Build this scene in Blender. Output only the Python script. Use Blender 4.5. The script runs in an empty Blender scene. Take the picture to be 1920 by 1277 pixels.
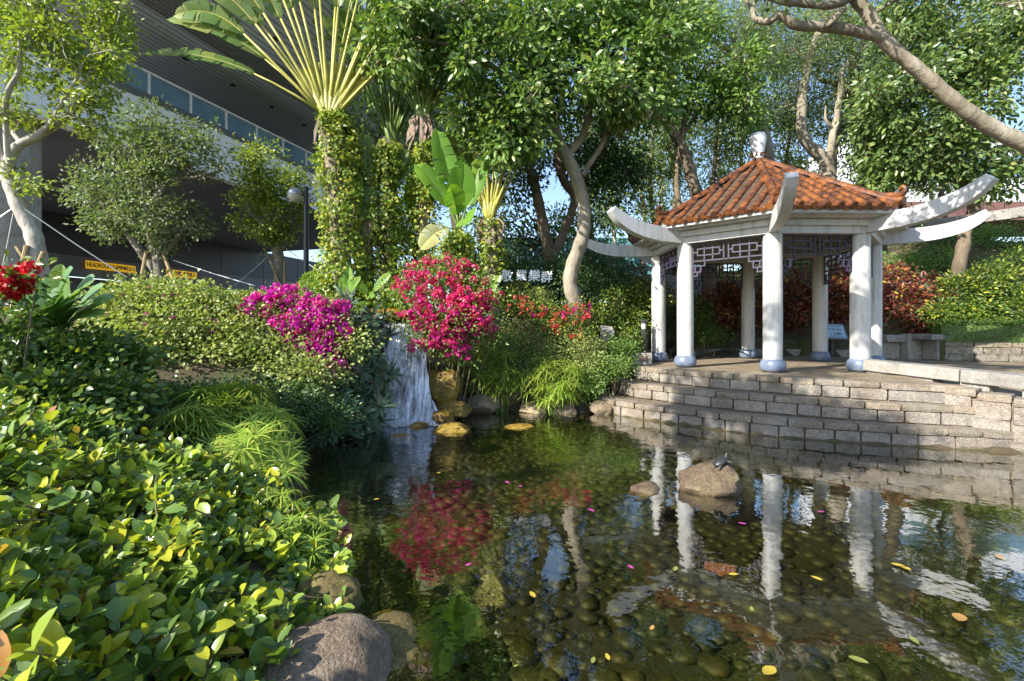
import bpy, bmesh, math, random
import numpy as np
from mathutils import Matrix, Vector, noise as mnoise

# ---------------------------------------------------------------- camera, sky, sun, exposure
sc = bpy.context.scene
F, HZ, CZ = 907.0, 615.0, 1.69            # focal length in photo pixels, horizon row, eye height over the water
cam_d = bpy.data.cameras.new('camera'); cam = bpy.data.objects.new('camera', cam_d)
sc.collection.objects.link(cam); sc.camera = cam
cam.location = (0, 0, CZ); cam.rotation_euler = (math.pi/2, 0, 0)
cam_d.sensor_width = 36; cam_d.lens = F/1920*36; cam_d.shift_y = -(638.5-HZ)/1920
cam_d.clip_start = 0.05; cam_d.clip_end = 3000
SUN_AZ = math.radians(236)                # compass-like: 0 = +Y, clockwise; the sun stands behind and to the left
SUN_EL = math.radians(33)
SUN = Vector((math.sin(SUN_AZ)*math.cos(SUN_EL), math.cos(SUN_AZ)*math.cos(SUN_EL), math.sin(SUN_EL)))
world = bpy.data.worlds.new('World'); sc.world = world; world.use_nodes = True
wn = world.node_tree.nodes; wl = world.node_tree.links
sky = wn.new('ShaderNodeTexSky'); sky.sky_type = 'NISHITA'; sky.sun_disc = False
sky.sun_elevation = SUN_EL; sky.sun_rotation = SUN_AZ; sky.air_density = 1.0; sky.dust_density = 0.6; sky.ozone_density = 1.6
wl.new(sky.outputs[0], wn['Background'].inputs[0]); wn['Background'].inputs[1].default_value = 0.125
sd = bpy.data.lights.new('sun', 'SUN'); sd.energy = 4.3; sd.angle = math.radians(0.53); sd.color = (1.0, 0.935, 0.83)
so = bpy.data.objects.new('sun', sd); sc.collection.objects.link(so)
so.rotation_euler = (-SUN).to_track_quat('-Z', 'Y').to_euler(); so.location = (-10, -10, 20)
vs = sc.view_settings; vs.view_transform = 'Standard'; vs.look = 'None'; vs.gamma = 1.0; vs.exposure = 1.28
cy = sc.cycles
cy.max_bounces = 7; cy.diffuse_bounces = 3; cy.glossy_bounces = 3; cy.transmission_bounces = 4; cy.transparent_max_bounces = 10
cy.caustics_reflective = False; cy.caustics_refractive = False; cy.use_denoising = True
cy.sample_clamp_indirect = 6.0
random.seed(7)
RG = np.random.default_rng(11)
COL = sc.collection

def at(px, py, d):                         # photo pixel + distance along the view axis -> world point
    return np.array([(px-960)/F*d, d, CZ-(py-HZ)/F*d])
def m_of(px, d): return px*d/F

# ---------------------------------------------------------------- materials
MATS = {}
class NT:
    def __init__(s, name):
        s.m = bpy.data.materials.new(name); s.m.use_nodes = True; s.t = s.m.node_tree; s.n = s.t.nodes
        s.out = s.n['Material Output']; s.p = s.n['Principled BSDF']; MATS[name] = s.m
    def add(s, typ, **kw):
        n = s.n.new(typ)
        for k, v in kw.items():
            if k.startswith('i_'):
                n.inputs[k[2:].replace('__', ' ')].default_value = v
            else: setattr(n, k, v)
        return n
    def link(s, a, b): s.t.links.new(a, b)
    def ramp(s, fac, stops, interp='LINEAR'):
        r = s.add('ShaderNodeValToRGB'); e = r.color_ramp.elements; r.color_ramp.interpolation = interp
        while len(e) > 1: e.remove(e[-1])
        e[0].position = stops[0][0]; e[0].color = (*stops[0][1], 1)
        for p, c in stops[1:]:
            x = e.new(p); x.color = (*c, 1)
        s.link(fac, r.inputs[0]); return r.outputs[0]
    def noise(s, scale, detail=4, rough=0.55, coord='Object', vec=None, distort=0.0, stretch=None):
        n = s.add('ShaderNodeTexNoise'); n.inputs['Scale'].default_value = scale; n.inputs['Detail'].default_value = detail
        n.inputs['Roughness'].default_value = rough; n.inputs['Distortion'].default_value = distort
        if vec is None:
            vec = s.coord(coord)
        if stretch:
            mp = s.add('ShaderNodeMapping'); mp.inputs['Scale'].default_value = stretch; s.link(vec, mp.inputs[0]); vec = mp.outputs[0]
        s.link(vec, n.inputs['Vector']); return n.outputs['Fac']
    def coord(s, c='Object'):
        if c == 'World':
            return s.add('ShaderNodeNewGeometry').outputs['Position']
        return s.add('ShaderNodeTexCoord').outputs[c]
    def mix(s, fac, a, b, mode='MIX'):
        m = s.add('ShaderNodeMix'); m.data_type = 'RGBA'; m.blend_type = mode
        for sock, v in ((m.inputs[0], fac), (m.inputs[6], a), (m.inputs[7], b)):
            if hasattr(v, 'is_linked'): s.link(v, sock)
            elif isinstance(v, (int, float)): sock.default_value = v
            else: sock.default_value = (*v, 1)
        return m.outputs[2]
    def bump(s, h, strength=0.3, dist=0.02):
        b = s.add('ShaderNodeBump'); b.inputs['Strength'].default_value = strength; b.inputs['Distance'].default_value = dist
        s.link(h, b.inputs['Height']); s.link(b.outputs[0], s.p.inputs['Normal']); return b.outputs[0]
    def base(s, c):
        if hasattr(c, 'is_linked'): s.link(c, s.p.inputs['Base Color'])
        else: s.p.inputs['Base Color'].default_value = (*c, 1)
    def rough(s, r): s.p.inputs['Roughness'].default_value = r

def island_random(t):
    g = t.add('ShaderNodeNewGeometry').outputs['Random Per Island']; o = t.add('ShaderNodeObjectInfo').outputs['Random']
    a = t.add('ShaderNodeMath', operation='ADD'); t.link(g, a.inputs[0]); t.link(o, a.inputs[1])
    f = t.add('ShaderNodeMath', operation='FRACT'); t.link(a.outputs[0], f.inputs[0]); return f.outputs[0]

def leaf_mat(name, stops, trans=0.35, rough=0.42, spec=0.45, tcol=(1.15, 1.2, 0.5), patch=0.5, pscale=0.8, gain=1.65):
    t = NT(name)
    if name.startswith('leaf_') and gain != 1: stops = [(p, tuple(min(v*gain, .5) for v in c)) for p, c in stops]
    c = t.ramp(island_random(t), stops)
    n = t.noise(pscale, 3, 0.5, 'World')
    v = t.ramp(n, [(0.3, (1-patch*.6,)*3), (0.7, (1+patch*.5,)*3)])
    c = t.mix(1.0, c, v, 'MULTIPLY')
    t.base(c); t.rough(rough); t.p.inputs['Specular IOR Level'].default_value = spec
    tr = t.add('ShaderNodeBsdfTranslucent')
    c2 = t.mix(1.0, c, tcol, 'MULTIPLY'); t.link(c2, tr.inputs[0])
    mx = t.add('ShaderNodeMixShader'); mx.inputs[0].default_value = trans
    t.link(t.p.outputs[0], mx.inputs[1]); t.link(tr.outputs[0], mx.inputs[2]); t.link(mx.outputs[0], t.out.inputs[0])
    return t.m

leaf_mat('leaf_canopy', [(0, (.055, .105, .026)), (.5, (.09, .155, .040)), (.85, (.14, .205, .058)), (1, (.22, .25, .06))], rough=.36, spec=.6)
leaf_mat('leaf_lime', [(0, (.085, .13, .02)), (.5, (.14, .19, .028)), (1, (.24, .27, .05))], trans=.38)
leaf_mat('leaf_mid', [(0, (.06, .12, .025)), (.6, (.10, .17, .035)), (1, (.16, .22, .04))])
leaf_mat('leaf_dark', [(0, (.028, .06, .022)), (.7, (.045, .09, .028)), (1, (.08, .12, .03))], trans=.25)
leaf_mat('leaf_grey', [(0, (.08, .12, .06)), (.6, (.11, .15, .075)), (1, (.16, .18, .08))], rough=.5)
leaf_mat('leaf_right', [(0, (.055, .095, .03)), (.6, (.09, .145, .042)), (1, (.18, .21, .06))], rough=.34, spec=.6)
leaf_mat('leaf_euca', [(0, (.07, .12, .05)), (.6, (.11, .16, .06)), (1, (.17, .19, .06))], trans=.4)
leaf_mat('leaf_glossy', [(0, (.06, .11, .028)), (.30, (.10, .165, .034)), (.55, (.16, .225, .036)), (.74, (.25, .30, .03)), (.90, (.36, .36, .02)), (.985, (.42, .30, .02)), (1, (.40, .13, .05))], rough=.28, spec=.6, patch=.3, pscale=2.0)
leaf_mat('leaf_bank', [(0, (.045, .085, .025)), (.6, (.075, .13, .03)), (.9, (.12, .17, .035)), (1, (.27, .26, .03))], rough=.32, spec=.55, pscale=1.5)
leaf_mat('leaf_lantana', [(0, (.10, .145, .045)), (.5, (.17, .215, .06)), (1, (.30, .30, .10))], rough=.5, pscale=1.6)
leaf_mat('leaf_yellow', [(0, (.028, .055, .011)), (.5, (.052, .09, .014)), (.8, (.09, .13, .016)), (.93, (.24, .26, .03)), (1, (.38, .34, .04))], pscale=1.2)
leaf_mat('leaf_ivy', [(0, (.07, .12, .02)), (.55, (.12, .18, .025)), (.85, (.26, .27, .03)), (1, (.45, .36, .04))], pscale=1.5)
leaf_mat('leaf_croton', [(0, (.03, .035, .02)), (.3, (.09, .022, .02)), (.6, (.19, .035, .03)), (.82, (.05, .07, .025)), (.93, (.38, .10, .03)), (1, (.42, .26, .04))], pscale=2.0)
leaf_mat('leaf_hedge', [(0, (.07, .13, .018)), (.6, (.12, .20, .022)), (1, (.22, .28, .03))], pscale=2.0)
leaf_mat('leaf_box', [(0, (.03, .065, .014)), (.6, (.05, .095, .018)), (1, (.09, .135, .022))], pscale=2.0)
leaf_mat('leaf_oyster', [(0, (.03, .055, .03)), (.6, (.05, .085, .045)), (.85, (.075, .12, .06)), (1, (.09, .045, .07))], trans=.15, rough=.4)
leaf_mat('leaf_papyrus', [(0, (.13, .21, .03)), (.6, (.20, .28, .04)), (1, (.33, .36, .06))], trans=.35)
leaf_mat('leaf_banana', [(0, (.09, .19, .025)), (.5, (.13, .26, .03)), (1, (.20, .30, .04))], trans=.45, rough=.35)
leaf_mat('leaf_palm', [(0, (.07, .13, .03)), (.6, (.11, .17, .04)), (1, (.2, .22, .06))], trans=.4, rough=.4)
leaf_mat('leaf_bird', [(0, (.07, .14, .05)), (.6, (.10, .19, .065)), (1, (.16, .25, .07))], trans=.3, rough=.33, spec=.55)
leaf_mat('leaf_dry', [(0, (.30, .26, .09)), (.6, (.36, .34, .12)), (1, (.42, .36, .18))], trans=.35, rough=.6)
leaf_mat('bract_red', [(0, (.64, .025, .15)), (.5, (.72, .045, .22)), (.8, (.76, .08, .09)), (1, (.70, .06, .32))], trans=.4, tcol=(1, .8, .9), patch=.3)
leaf_mat('bract_pink', [(0, (.62, .012, .22)), (.6, (.70, .02, .33)), (1, (.72, .03, .12))], trans=.4, tcol=(1, .8, 1), patch=.3)
leaf_mat('bract_magenta', [(0, (.50, .012, .36)), (.5, (.60, .015, .42)), (.85, (.66, .02, .24)), (1, (.62, .03, .50))], trans=.4, tcol=(1, .8, 1), patch=.3)
leaf_mat('bract_coral', [(0, (.68, .05, .06)), (.5, (.72, .12, .06)), (.8, (.66, .02, .18)), (1, (.75, .22, .04))], trans=.35, tcol=(1, .8, .8), patch=.3)
leaf_mat('bract_scarlet', [(0, (.50, .008, .02)), (.7, (.62, .012, .02)), (1, (.70, .04, .05))], trans=.35, tcol=(1, .6, .6), patch=.2)
leaf_mat('flower_lilac', [(0, (.42, .06, .28)), (.6, (.55, .12, .30)), (1, (.6, .3, .2))], trans=.3, tcol=(1, .8, 1), patch=.2)

def bark_mat(name, c1, c2, c3, scale=3.0):
    t = NT(name)
    n1 = t.noise(scale, 6, .6, 'Object', stretch=(1, 1, .35)); n2 = t.noise(scale*7, 4, .6, 'Object', stretch=(1, 1, .3))
    c = t.ramp(n1, [(.3, c1), (.52, c2), (.72, c3)])
    c = t.mix(.45, c, t.ramp(n2, [(.3, (.25,)*3), (.7, (1.0,)*3)]), 'MULTIPLY')
    t.base(c); t.rough(.85); t.bump(n2, .55, .03); return t.m
bark_mat('bark_pale', (.20, .165, .12), (.34, .29, .215), (.47, .42, .34))
bark_mat('bark_grey', (.15, .13, .105), (.27, .24, .19), (.40, .37, .31))
bark_mat('bark_brown', (.10, .075, .05), (.20, .15, .10), (.32, .25, .17))
bark_mat('bark_dark', (.04, .032, .025), (.085, .068, .05), (.14, .115, .085))
bark_mat('bark_white', (.32, .28, .23), (.50, .46, .40), (.62, .59, .53))
bark_mat('bark_palm', (.16, .12, .09), (.30, .24, .19), (.42, .35, .29), 6)
bark_mat('stake_wood', (.36, .24, .12), (.50, .36, .19), (.58, .44, .26), 5)
bark_mat('twig', (.12, .085, .05), (.19, .14, .085), (.26, .2, .12), 9)

def stone_mat(name, c1, c2, c3, speck=90, bump=.4, moss=None, rough=.8):
    t = NT(name)
    big = t.noise(2.2, 5, .6, 'World'); fine = t.noise(speck, 3, .7, 'World'); mid = t.noise(14, 5, .65, 'World')
    c = t.ramp(big, [(.32, c1), (.5, c2), (.68, c3)])
    c = t.mix(.75, c, t.ramp(fine, [(.34, (.42,)*3), (.5, (.92,)*3), (.66, (1.3,)*3)]), 'MULTIPLY')
    c = t.mix(.5, c, t.ramp(mid, [(.35, (.55,)*3), (.65, (1.15,)*3)]), 'MULTIPLY')
    oi = t.add('ShaderNodeObjectInfo').outputs['Random']
    c = t.mix(.6, c, t.ramp(oi, [(0, (.72, .72, .74)), (.5, (1., .98, .95)), (1, (1.18, 1.12, 1.03))]), 'MULTIPLY')
    if moss:
        z = t.add('ShaderNodeSeparateXYZ'); t.link(t.coord('World'), z.inputs[0])
        mm = t.add('ShaderNodeMath', operation='MULTIPLY_ADD'); t.link(big, mm.inputs[0]); mm.inputs[1].default_value = moss[1]; t.link(z.outputs[2], mm.inputs[2])
        c = t.mix(t.ramp(mm.outputs[0], [(moss[2], (1,)*3), (moss[3], (0,)*3)]), c, moss[0])
    t.base(c); t.rough(rough)
    h = t.mix(.5, mid, fine); t.bump(h, bump, .03); return t.m
stone_mat('granite_block', (.22, .18, .14), (.30, .265, .225), (.36, .33, .285), 45, .9, ((.10, .075, .025), .12, .03, .11))
stone_mat('granite_cap', (.21, .165, .115), (.28, .235, .18), (.34, .30, .25), 45, .9)
stone_mat('mortar', (.17, .13, .09), (.24, .19, .13), (.30, .25, .17), 60, .5)
stone_mat('granite_slab', (.25, .235, .21), (.31, .295, .27), (.36, .345, .32), 90, .2)
stone_mat('boulder_ochre', (.09, .055, .012), (.20, .13, .025), (.33, .225, .05), 30, .8)
stone_mat('boulder_gold', (.09, .05, .008), (.24, .155, .018), (.40, .28, .045), 26, .9, None, .6)
stone_mat('boulder_ledge', (.16, .075, .006), (.30, .16, .012), (.42, .24, .03), 30, .6, None, .5)
stone_mat('boulder_beige', (.22, .155, .085), (.32, .245, .15), (.40, .33, .22), 45, .6)
stone_mat('boulder_granite', (.13, .09, .055), (.22, .165, .115), (.32, .26, .20), 60, .9)
stone_mat('boulder_moss', (.07, .055, .02), (.13, .10, .03), (.20, .16, .05), 50, .6)
stone_mat('boulder_turtle', (.07, .042, .028), (.115, .08, .05), (.20, .165, .09), 35, .8)
stone_mat('concrete', (.26, .25, .225), (.33, .315, .29), (.39, .375, .35), 30, .25)
stone_mat('concrete_dark', (.16, .155, .15), (.21, .205, .20), (.26, .255, .25), 30, .2)
stone_mat('paving', (.22, .165, .10), (.29, .225, .145), (.35, .285, .195), 60, .3)
stone_mat('pebble', (.014, .018, .006), (.03, .032, .010), (.075, .066, .018), 22, .2, None, .6)

def plain(name, c, rough=.6, metal=0, var=.15, scale=4, spec=.5):
    t = NT(name); n = t.noise(scale, 5, .6, 'World')
    t.base(t.mix(1.0, c, t.ramp(n, [(.3, (1-var,)*3), (.7, (1+var*.5,)*3)]), 'MULTIPLY')); t.rough(rough)
    t.p.inputs['Metallic'].default_value = metal; t.p.inputs['Specular IOR Level'].default_value = spec
    return t
def white_paint(name, c, streak=.35):
    t = NT(name); n = t.noise(2.0, 6, .65, 'World', stretch=(5, 5, .6)); f = t.noise(18, 4, .6, 'World')
    c1 = t.mix(1.0, c, t.ramp(n, [(.28, (1-streak, 1-streak*1.02, 1-streak*1.1)), (.5, (1,)*3)]), 'MULTIPLY')
    c1 = t.mix(.25, c1, t.ramp(f, [(.3, (.75,)*3), (.6, (1,)*3)]), 'MULTIPLY')
    t.base(c1); t.rough(.55); t.bump(f, .08, .01)
white_paint('white_paint', (.56, .555, .54), .42)
white_paint('white_horn', (.56, .56, .555), .38)
plain('base_blue', (.16, .20, .28), .38, 0, .3, 9)
plain('lattice_paint', (.035, .028, .06), .5)
plain('white_metal', (.75, .77, .80), .4)
plain('facade_white', (.84, .86, .9), .5, 0, .08, .6)
plain('facade_dark', (.12, .12, .135), .6, 0, .2, .5)
plain('panel_dark', (.035, .036, .042), .55, 0, .25, .7)
plain('soffit_grey', (.74, .82, .92), .55, 0, .12, 1)
plain('soffit_line', (.30, .31, .33), .6)
t = plain('sign_yellow', (.80, .48, .015), .5, 0, .05); t.p.inputs['Emission Color'].default_value = (1, .52, .01, 1); t.p.inputs['Emission Strength'].default_value = .16   # weak yellow emission added to make the sign boards read brighter
plain('sign_black', (.015, .015, .018), .5)
plain('sign_red', (.5, .03, .02), .5)
plain('lamp_black', (.03, .033, .04), .4, 0, .3, 14)
plain('lamp_silver', (.45, .46, .48), .35, .6)
plain('lamp_bowl', (.62, .60, .55), .25)
plain('wire', (.55, .56, .58), .4, .4)
plain('letter_white', (.82, .83, .86), .5)
plain('plaque', (.30, .18, .14), .5)
plain('board_blue', (.34, .48, .62), .4, 0, .1, 20)
plain('board_frame', (.17, .20, .23), .5)
plain('turtle_shell', (.030, .034, .036), .38, 0, .4, 60)
plain('turtle_skin', (.045, .05, .045), .5, 0, .4, 80)
plain('teal_panel', (.16, .40, .44), .5, 0, .15, 2)
plain('brown_panel', (.20, .10, .085), .6, 0, .1, 1)
plain('rail_dark', (.06, .06, .065), .5)
plain('brick_red', (.25, .09, .05), .8)
plain('asphalt', (.07, .07, .075), .9)
plain('finial_white', (.78, .78, .78), .35, 0, .2, 12)

t = NT('pane_glass'); n = t.noise(.6, 3, .5, 'World'); t.base(t.ramp(n, [(.3, (.10, .19, .28)), (.7, (.20, .33, .44))])); t.rough(.06); t.p.inputs['Specular IOR Level'].default_value = .9
t = NT('roof_tile'); n = t.noise(7, 5, .65, 'World'); oi = t.add('ShaderNodeObjectInfo').outputs['Random']
c = t.ramp(n, [(.34, (.035, .018, .012)), (.47, (.11, .038, .014)), (.60, (.24, .085, .018)), (.72, (.20, .075, .02)), (.85, (.12, .06, .025))])
c = t.mix(.8, c, t.ramp(oi, [(0, (.45, .40, .42)), (.35, (.85, .8, .8)), (.7, (1.1, 1.05, 1.0)), (1, (1.25, 1.2, 1.1))]), 'MULTIPLY')
t.base(c); t.rough(.5); t.bump(n, .3, .01)
t = NT('pan_tile'); n = t.noise(9, 5, .65, 'World'); t.base(t.ramp(n, [(.3, (.035, .028, .022)), (.55, (.10, .065, .04)), (.75, (.24, .11, .04))])); t.rough(.7); t.bump(n, .4, .01)

t = NT('soil'); a = t.noise(1.1, 6, .65, 'World'); b = t.noise(16, 5, .7, 'World')
c = t.ramp(a, [(.3, (.05, .042, .022)), (.48, (.10, .075, .04)), (.6, (.075, .085, .025)), (.75, (.055, .08, .02))])
c = t.mix(.7, c, t.ramp(b, [(.3, (.45,)*3), (.7, (1.25,)*3)]), 'MULTIPLY')
zc = t.add('ShaderNodeSeparateXYZ'); t.link(t.coord('World'), zc.inputs[0]); under = t.add('ShaderNodeMath', operation='LESS_THAN'); t.link(zc.outputs[2], under.inputs[0]); under.inputs[1].default_value = -.12
c = t.mix(under.outputs[0], c, (.022, .023, .008)); t.base(c); t.rough(.95); t.bump(b, .7, .06)

t = NT('water')                            # clear shallow water: mirror by Fresnel, tinted see-through for the rest
pos = t.coord('World')
sx = t.add('ShaderNodeMapping'); sx.inputs['Scale'].default_value = (1.0, 1.0, 1.0); t.link(pos, sx.inputs[0])
n1 = t.noise(3.2, 3, .5, vec=sx.outputs[0]); n2 = t.noise(11, 2, .5, vec=sx.outputs[0]); n3 = t.noise(.9, 2, .5, vec=sx.outputs[0])
vd = t.add('ShaderNodeVectorMath', operation='DISTANCE'); t.link(pos, vd.inputs[0]); vd.inputs[1].default_value = (-1.9, 8.9, 0)
near = t.ramp(vd.outputs['Value'], [(0, (1,)*3), (1, (0,)*3)])
mr = t.add('ShaderNodeMapRange'); t.link(vd.outputs['Value'], mr.inputs[0]); mr.inputs[1].default_value = .6; mr.inputs[2].default_value = 5.5; mr.inputs[3].default_value = 1.0; mr.inputs[4].default_value = .16
hh = t.add('ShaderNodeMath', operation='MULTIPLY_ADD'); t.link(n2, hh.inputs[0]); hh.inputs[1].default_value = .22; t.link(n1, hh.inputs[2])
h2 = t.add('ShaderNodeMath', operation='MULTIPLY'); t.link(hh.outputs[0], h2.inputs[0]); t.link(mr.outputs[0], h2.inputs[1])
h3 = t.add('ShaderNodeMath', operation='MULTIPLY_ADD'); t.link(n3, h3.inputs[0]); h3.inputs[1].default_value = .35; t.link(h2.outputs[0], h3.inputs[2])
bp = t.add('ShaderNodeBump'); bp.inputs['Strength'].default_value = .30; bp.inputs['Distance'].default_value = .06; t.link(h3.outputs[0], bp.inputs['Height'])
dt = t.add('ShaderNodeVectorMath', operation='DOT_PRODUCT'); t.link(bp.outputs[0], dt.inputs[0]); t.link(t.add('ShaderNodeNewGeometry').outputs['Incoming'], dt.inputs[1])
ab = t.add('ShaderNodeMath', operation='ABSOLUTE'); t.link(dt.outputs['Value'], ab.inputs[0])
om = t.add('ShaderNodeMath', operation='SUBTRACT'); om.inputs[0].default_value = 1.0; t.link(ab.outputs[0], om.inputs[1])
pw = t.add('ShaderNodeMath', operation='POWER'); t.link(om.outputs[0], pw.inputs[0]); pw.inputs[1].default_value = 3.2
fr = t.add('ShaderNodeMath', operation='MULTIPLY_ADD'); t.link(pw.outputs[0], fr.inputs[0]); fr.inputs[1].default_value = .91; fr.inputs[2].default_value = .09
gl = t.add('ShaderNodeBsdfGlossy'); gl.inputs['Roughness'].default_value = .012; gl.inputs[0].default_value = (.95, .97, 1, 1); t.link(bp.outputs[0], gl.inputs['Normal'])
tp = t.add('ShaderNodeBsdfTransparent'); tp.inputs[0].default_value = (.74, .73, .48, 1)
mx = t.add('ShaderNodeMixShader'); t.link(fr.outputs[0], mx.inputs[0]); t.link(tp.outputs[0], mx.inputs[1]); t.link(gl.outputs[0], mx.inputs[2]); t.link(mx.outputs[0], t.out.inputs[0])

t = NT('fall_water')
n = t.noise(16, 5, .6, 'World', stretch=(1.0, .25, .07)); n2 = t.noise(40, 4, .6, 'World', stretch=(1, .3, .10)); n3 = t.noise(1.8, 3, .5, 'World')
s_ = t.add('ShaderNodeMath', operation='MULTIPLY_ADD'); t.link(n2, s_.inputs[0]); s_.inputs[1].default_value = .6; t.link(n, s_.inputs[2])
s3 = t.add('ShaderNodeMath', operation='MULTIPLY_ADD'); t.link(n3, s3.inputs[0]); s3.inputs[1].default_value = .4; t.link(s_.outputs[0], s3.inputs[2])
hf = t.add('ShaderNodeMath', operation='MULTIPLY'); t.link(s3.outputs[0], hf.inputs[0]); hf.inputs[1].default_value = .5
a = t.ramp(hf.outputs[0], [(.45, (.05,)*3), (.53, (.42,)*3), (.60, (.97,)*3)])
t.base((.86, .88, .95)); t.rough(.25)
tp = t.add('ShaderNodeBsdfTransparent'); mx = t.add('ShaderNodeMixShader'); t.link(a, mx.inputs[0]); t.link(tp.outputs[0], mx.inputs[1]); t.link(t.p.outputs[0], mx.inputs[2]); t.link(mx.outputs[0], t.out.inputs[0])
t = NT('foam'); n = t.noise(24, 4, .7, 'World'); a = t.ramp(n, [(.40, (.05,)*3), (.56, (.9,)*3)]); t.base((.85, .87, .9)); t.rough(.4)
tp = t.add('ShaderNodeBsdfTransparent'); mx = t.add('ShaderNodeMixShader'); t.link(a, mx.inputs[0]); t.link(tp.outputs[0], mx.inputs[1]); t.link(t.p.outputs[0], mx.inputs[2]); t.link(mx.outputs[0], t.out.inputs[0])
MAT = MATS

# ---------------------------------------------------------------- mesh helpers
def link_obj(o, parent=None):
    COL.objects.link(o)
    if parent is not None: o.parent = parent
    return o
def props(o, label=None, cat=None, group=None, kind=None):
    if label: o['label'] = label
    if cat: o['category'] = cat
    if group: o['group'] = group
    if kind: o['kind'] = kind
    return o
def thing(name, label, cat, loc=(0, 0, 0), group=None):
    o = bpy.data.objects.new(name, None); o.location = tuple(float(v) for v in loc); o.empty_display_size = .2
    COL.objects.link(o); return props(o, label, cat, group)
def root_of(p):
    v = np.zeros(3)
    while p is not None: v = v+np.array(p.location); p = p.parent
    return v

def raw_mesh(name, V, loops, starts, mats, smooth=True, midx=None, sharp=None):
    me = bpy.data.meshes.new(name)
    me.vertices.add(len(V)); me.vertices.foreach_set('co', np.ascontiguousarray(V, dtype=np.float32).ravel())
    me.loops.add(len(loops)); me.loops.foreach_set('vertex_index', np.ascontiguousarray(loops, dtype=np.int32))
    me.polygons.add(len(starts)); me.polygons.foreach_set('loop_start', np.ascontiguousarray(starts, dtype=np.int32))
    if midx is not None: me.polygons.foreach_set('material_index', np.ascontiguousarray(midx, dtype=np.int32))
    for m in (mats if isinstance(mats, (list, tuple)) else [mats]): me.materials.append(MAT[m] if isinstance(m, str) else m)
    me.update(calc_edges=True)
    me.polygons.foreach_set('use_smooth', np.full(len(starts), bool(smooth)))
    if smooth and sharp: me.set_sharp_from_angle(angle=math.radians(sharp))
    return me

class MB:
    def __init__(s): s.V = []; s.L = []; s.S = []; s.n = 0; s.nl = 0; s.M = []; s.cur = 0
    def addmesh(s, V, faces):
        V = np.asarray(V, float); s.V.append(V)
        for f in faces:
            s.S.append(s.nl); s.L.extend([i+s.n for i in f]); s.nl += len(f); s.M.append(s.cur)
        s.n += len(V); return s
    def box(s, c, size, rz=0, R=None):
        sx, sy, sz = (v/2 for v in size)
        P = np.array([[x, y, z] for z in (-sz, sz) for y in (-sy, sy) for x in (-sx, sx)])
        if R is None:
            ca, sa = math.cos(rz), math.sin(rz); R = np.array([[ca, -sa, 0], [sa, ca, 0], [0, 0, 1]])
        return s.addmesh(P@np.asarray(R).T+np.asarray(c, float), [(0, 2, 3, 1), (4, 5, 7, 6), (0, 1, 5, 4), (2, 6, 7, 3), (0, 4, 6, 2), (1, 3, 7, 5)])
    def beam(s, a, b, w, h, up=(0, 0, 1)):          # box from a to b, w across, h along up
        a = np.asarray(a, float); b = np.asarray(b, float); d = b-a; L = np.linalg.norm(d); d = d/L
        x = np.cross(d, up); x = x/np.linalg.norm(x); z = np.cross(x, d)
        return s.box((a+b)/2, (w, L, h), R=np.stack([x, d, z], 1))
    def prism(s, pts, z0, z1):
        n = len(pts); P = [(x, y, z0) for x, y in pts]+[(x, y, z1) for x, y in pts]
        return s.addmesh(P, [tuple(range(n-1, -1, -1)), tuple(range(n, 2*n))]+[(i, (i+1) % n, n+(i+1) % n, n+i) for i in range(n)])
    def tube(s, pts, rad, sides=8, cap=True):
        P = np.asarray(pts, float); n = len(P); rad = np.broadcast_to(rad, n) if np.ndim(rad) == 0 else np.asarray(rad)
        T = np.gradient(P, axis=0); T /= np.linalg.norm(T, axis=1, keepdims=True)+1e-9
        ref = np.array([0, 0, 1.]) if abs(T[0][2]) < .9 else np.array([1., 0, 0])
        x = np.cross(ref, T[0]); x /= np.linalg.norm(x); rings = []
        for i in range(n):
            x = x-T[i]*np.dot(x, T[i]); x /= np.linalg.norm(x)+1e-9; y = np.cross(T[i], x)
            a = np.arange(sides)*2*math.pi/sides
            rings.append(P[i]+rad[i]*(np.cos(a)[:, None]*x+np.sin(a)[:, None]*y))
        fs = [(i*sides+k, i*sides+(k+1) % sides, (i+1)*sides+(k+1) % sides, (i+1)*sides+k) for i in range(n-1) for k in range(sides)]
        if cap: fs += [tuple(range(sides-1, -1, -1)), tuple(range((n-1)*sides, n*sides))]
        return s.addmesh(np.concatenate(rings), fs)
    def lathe(s, prof, c, seg=20):
        n = len(prof); V = []
        for r, z in prof:
            for k in range(seg):
                a = 2*math.pi*k/seg; V.append((c[0]+r*math.cos(a), c[1]+r*math.sin(a), c[2]+z))
        fs = [(i*seg+k, i*seg+(k+1) % seg, (i+1)*seg+(k+1) % seg, (i+1)*seg+k) for i in range(n-1) for k in range(seg)]
        fs += [tuple(range(seg-1, -1, -1)), tuple(range((n-1)*seg, n*seg))]
        return s.addmesh(V, fs)
    def mesh(s, name, mat, smooth=False, sharp=40, off=None):
        V = np.concatenate(s.V)
        if off is not None: V = V-np.asarray(off)
        return raw_mesh(name, V, s.L, s.S, mat, smooth, s.M, sharp)
    def build(s, name, mat, parent=None, smooth=False, sharp=40, kind=None, label=None):
        o = bpy.data.objects.new(name, s.mesh(name, mat, smooth, sharp, root_of(parent)))
        link_obj(o, parent); return props(o, label, None, None, kind)

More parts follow.
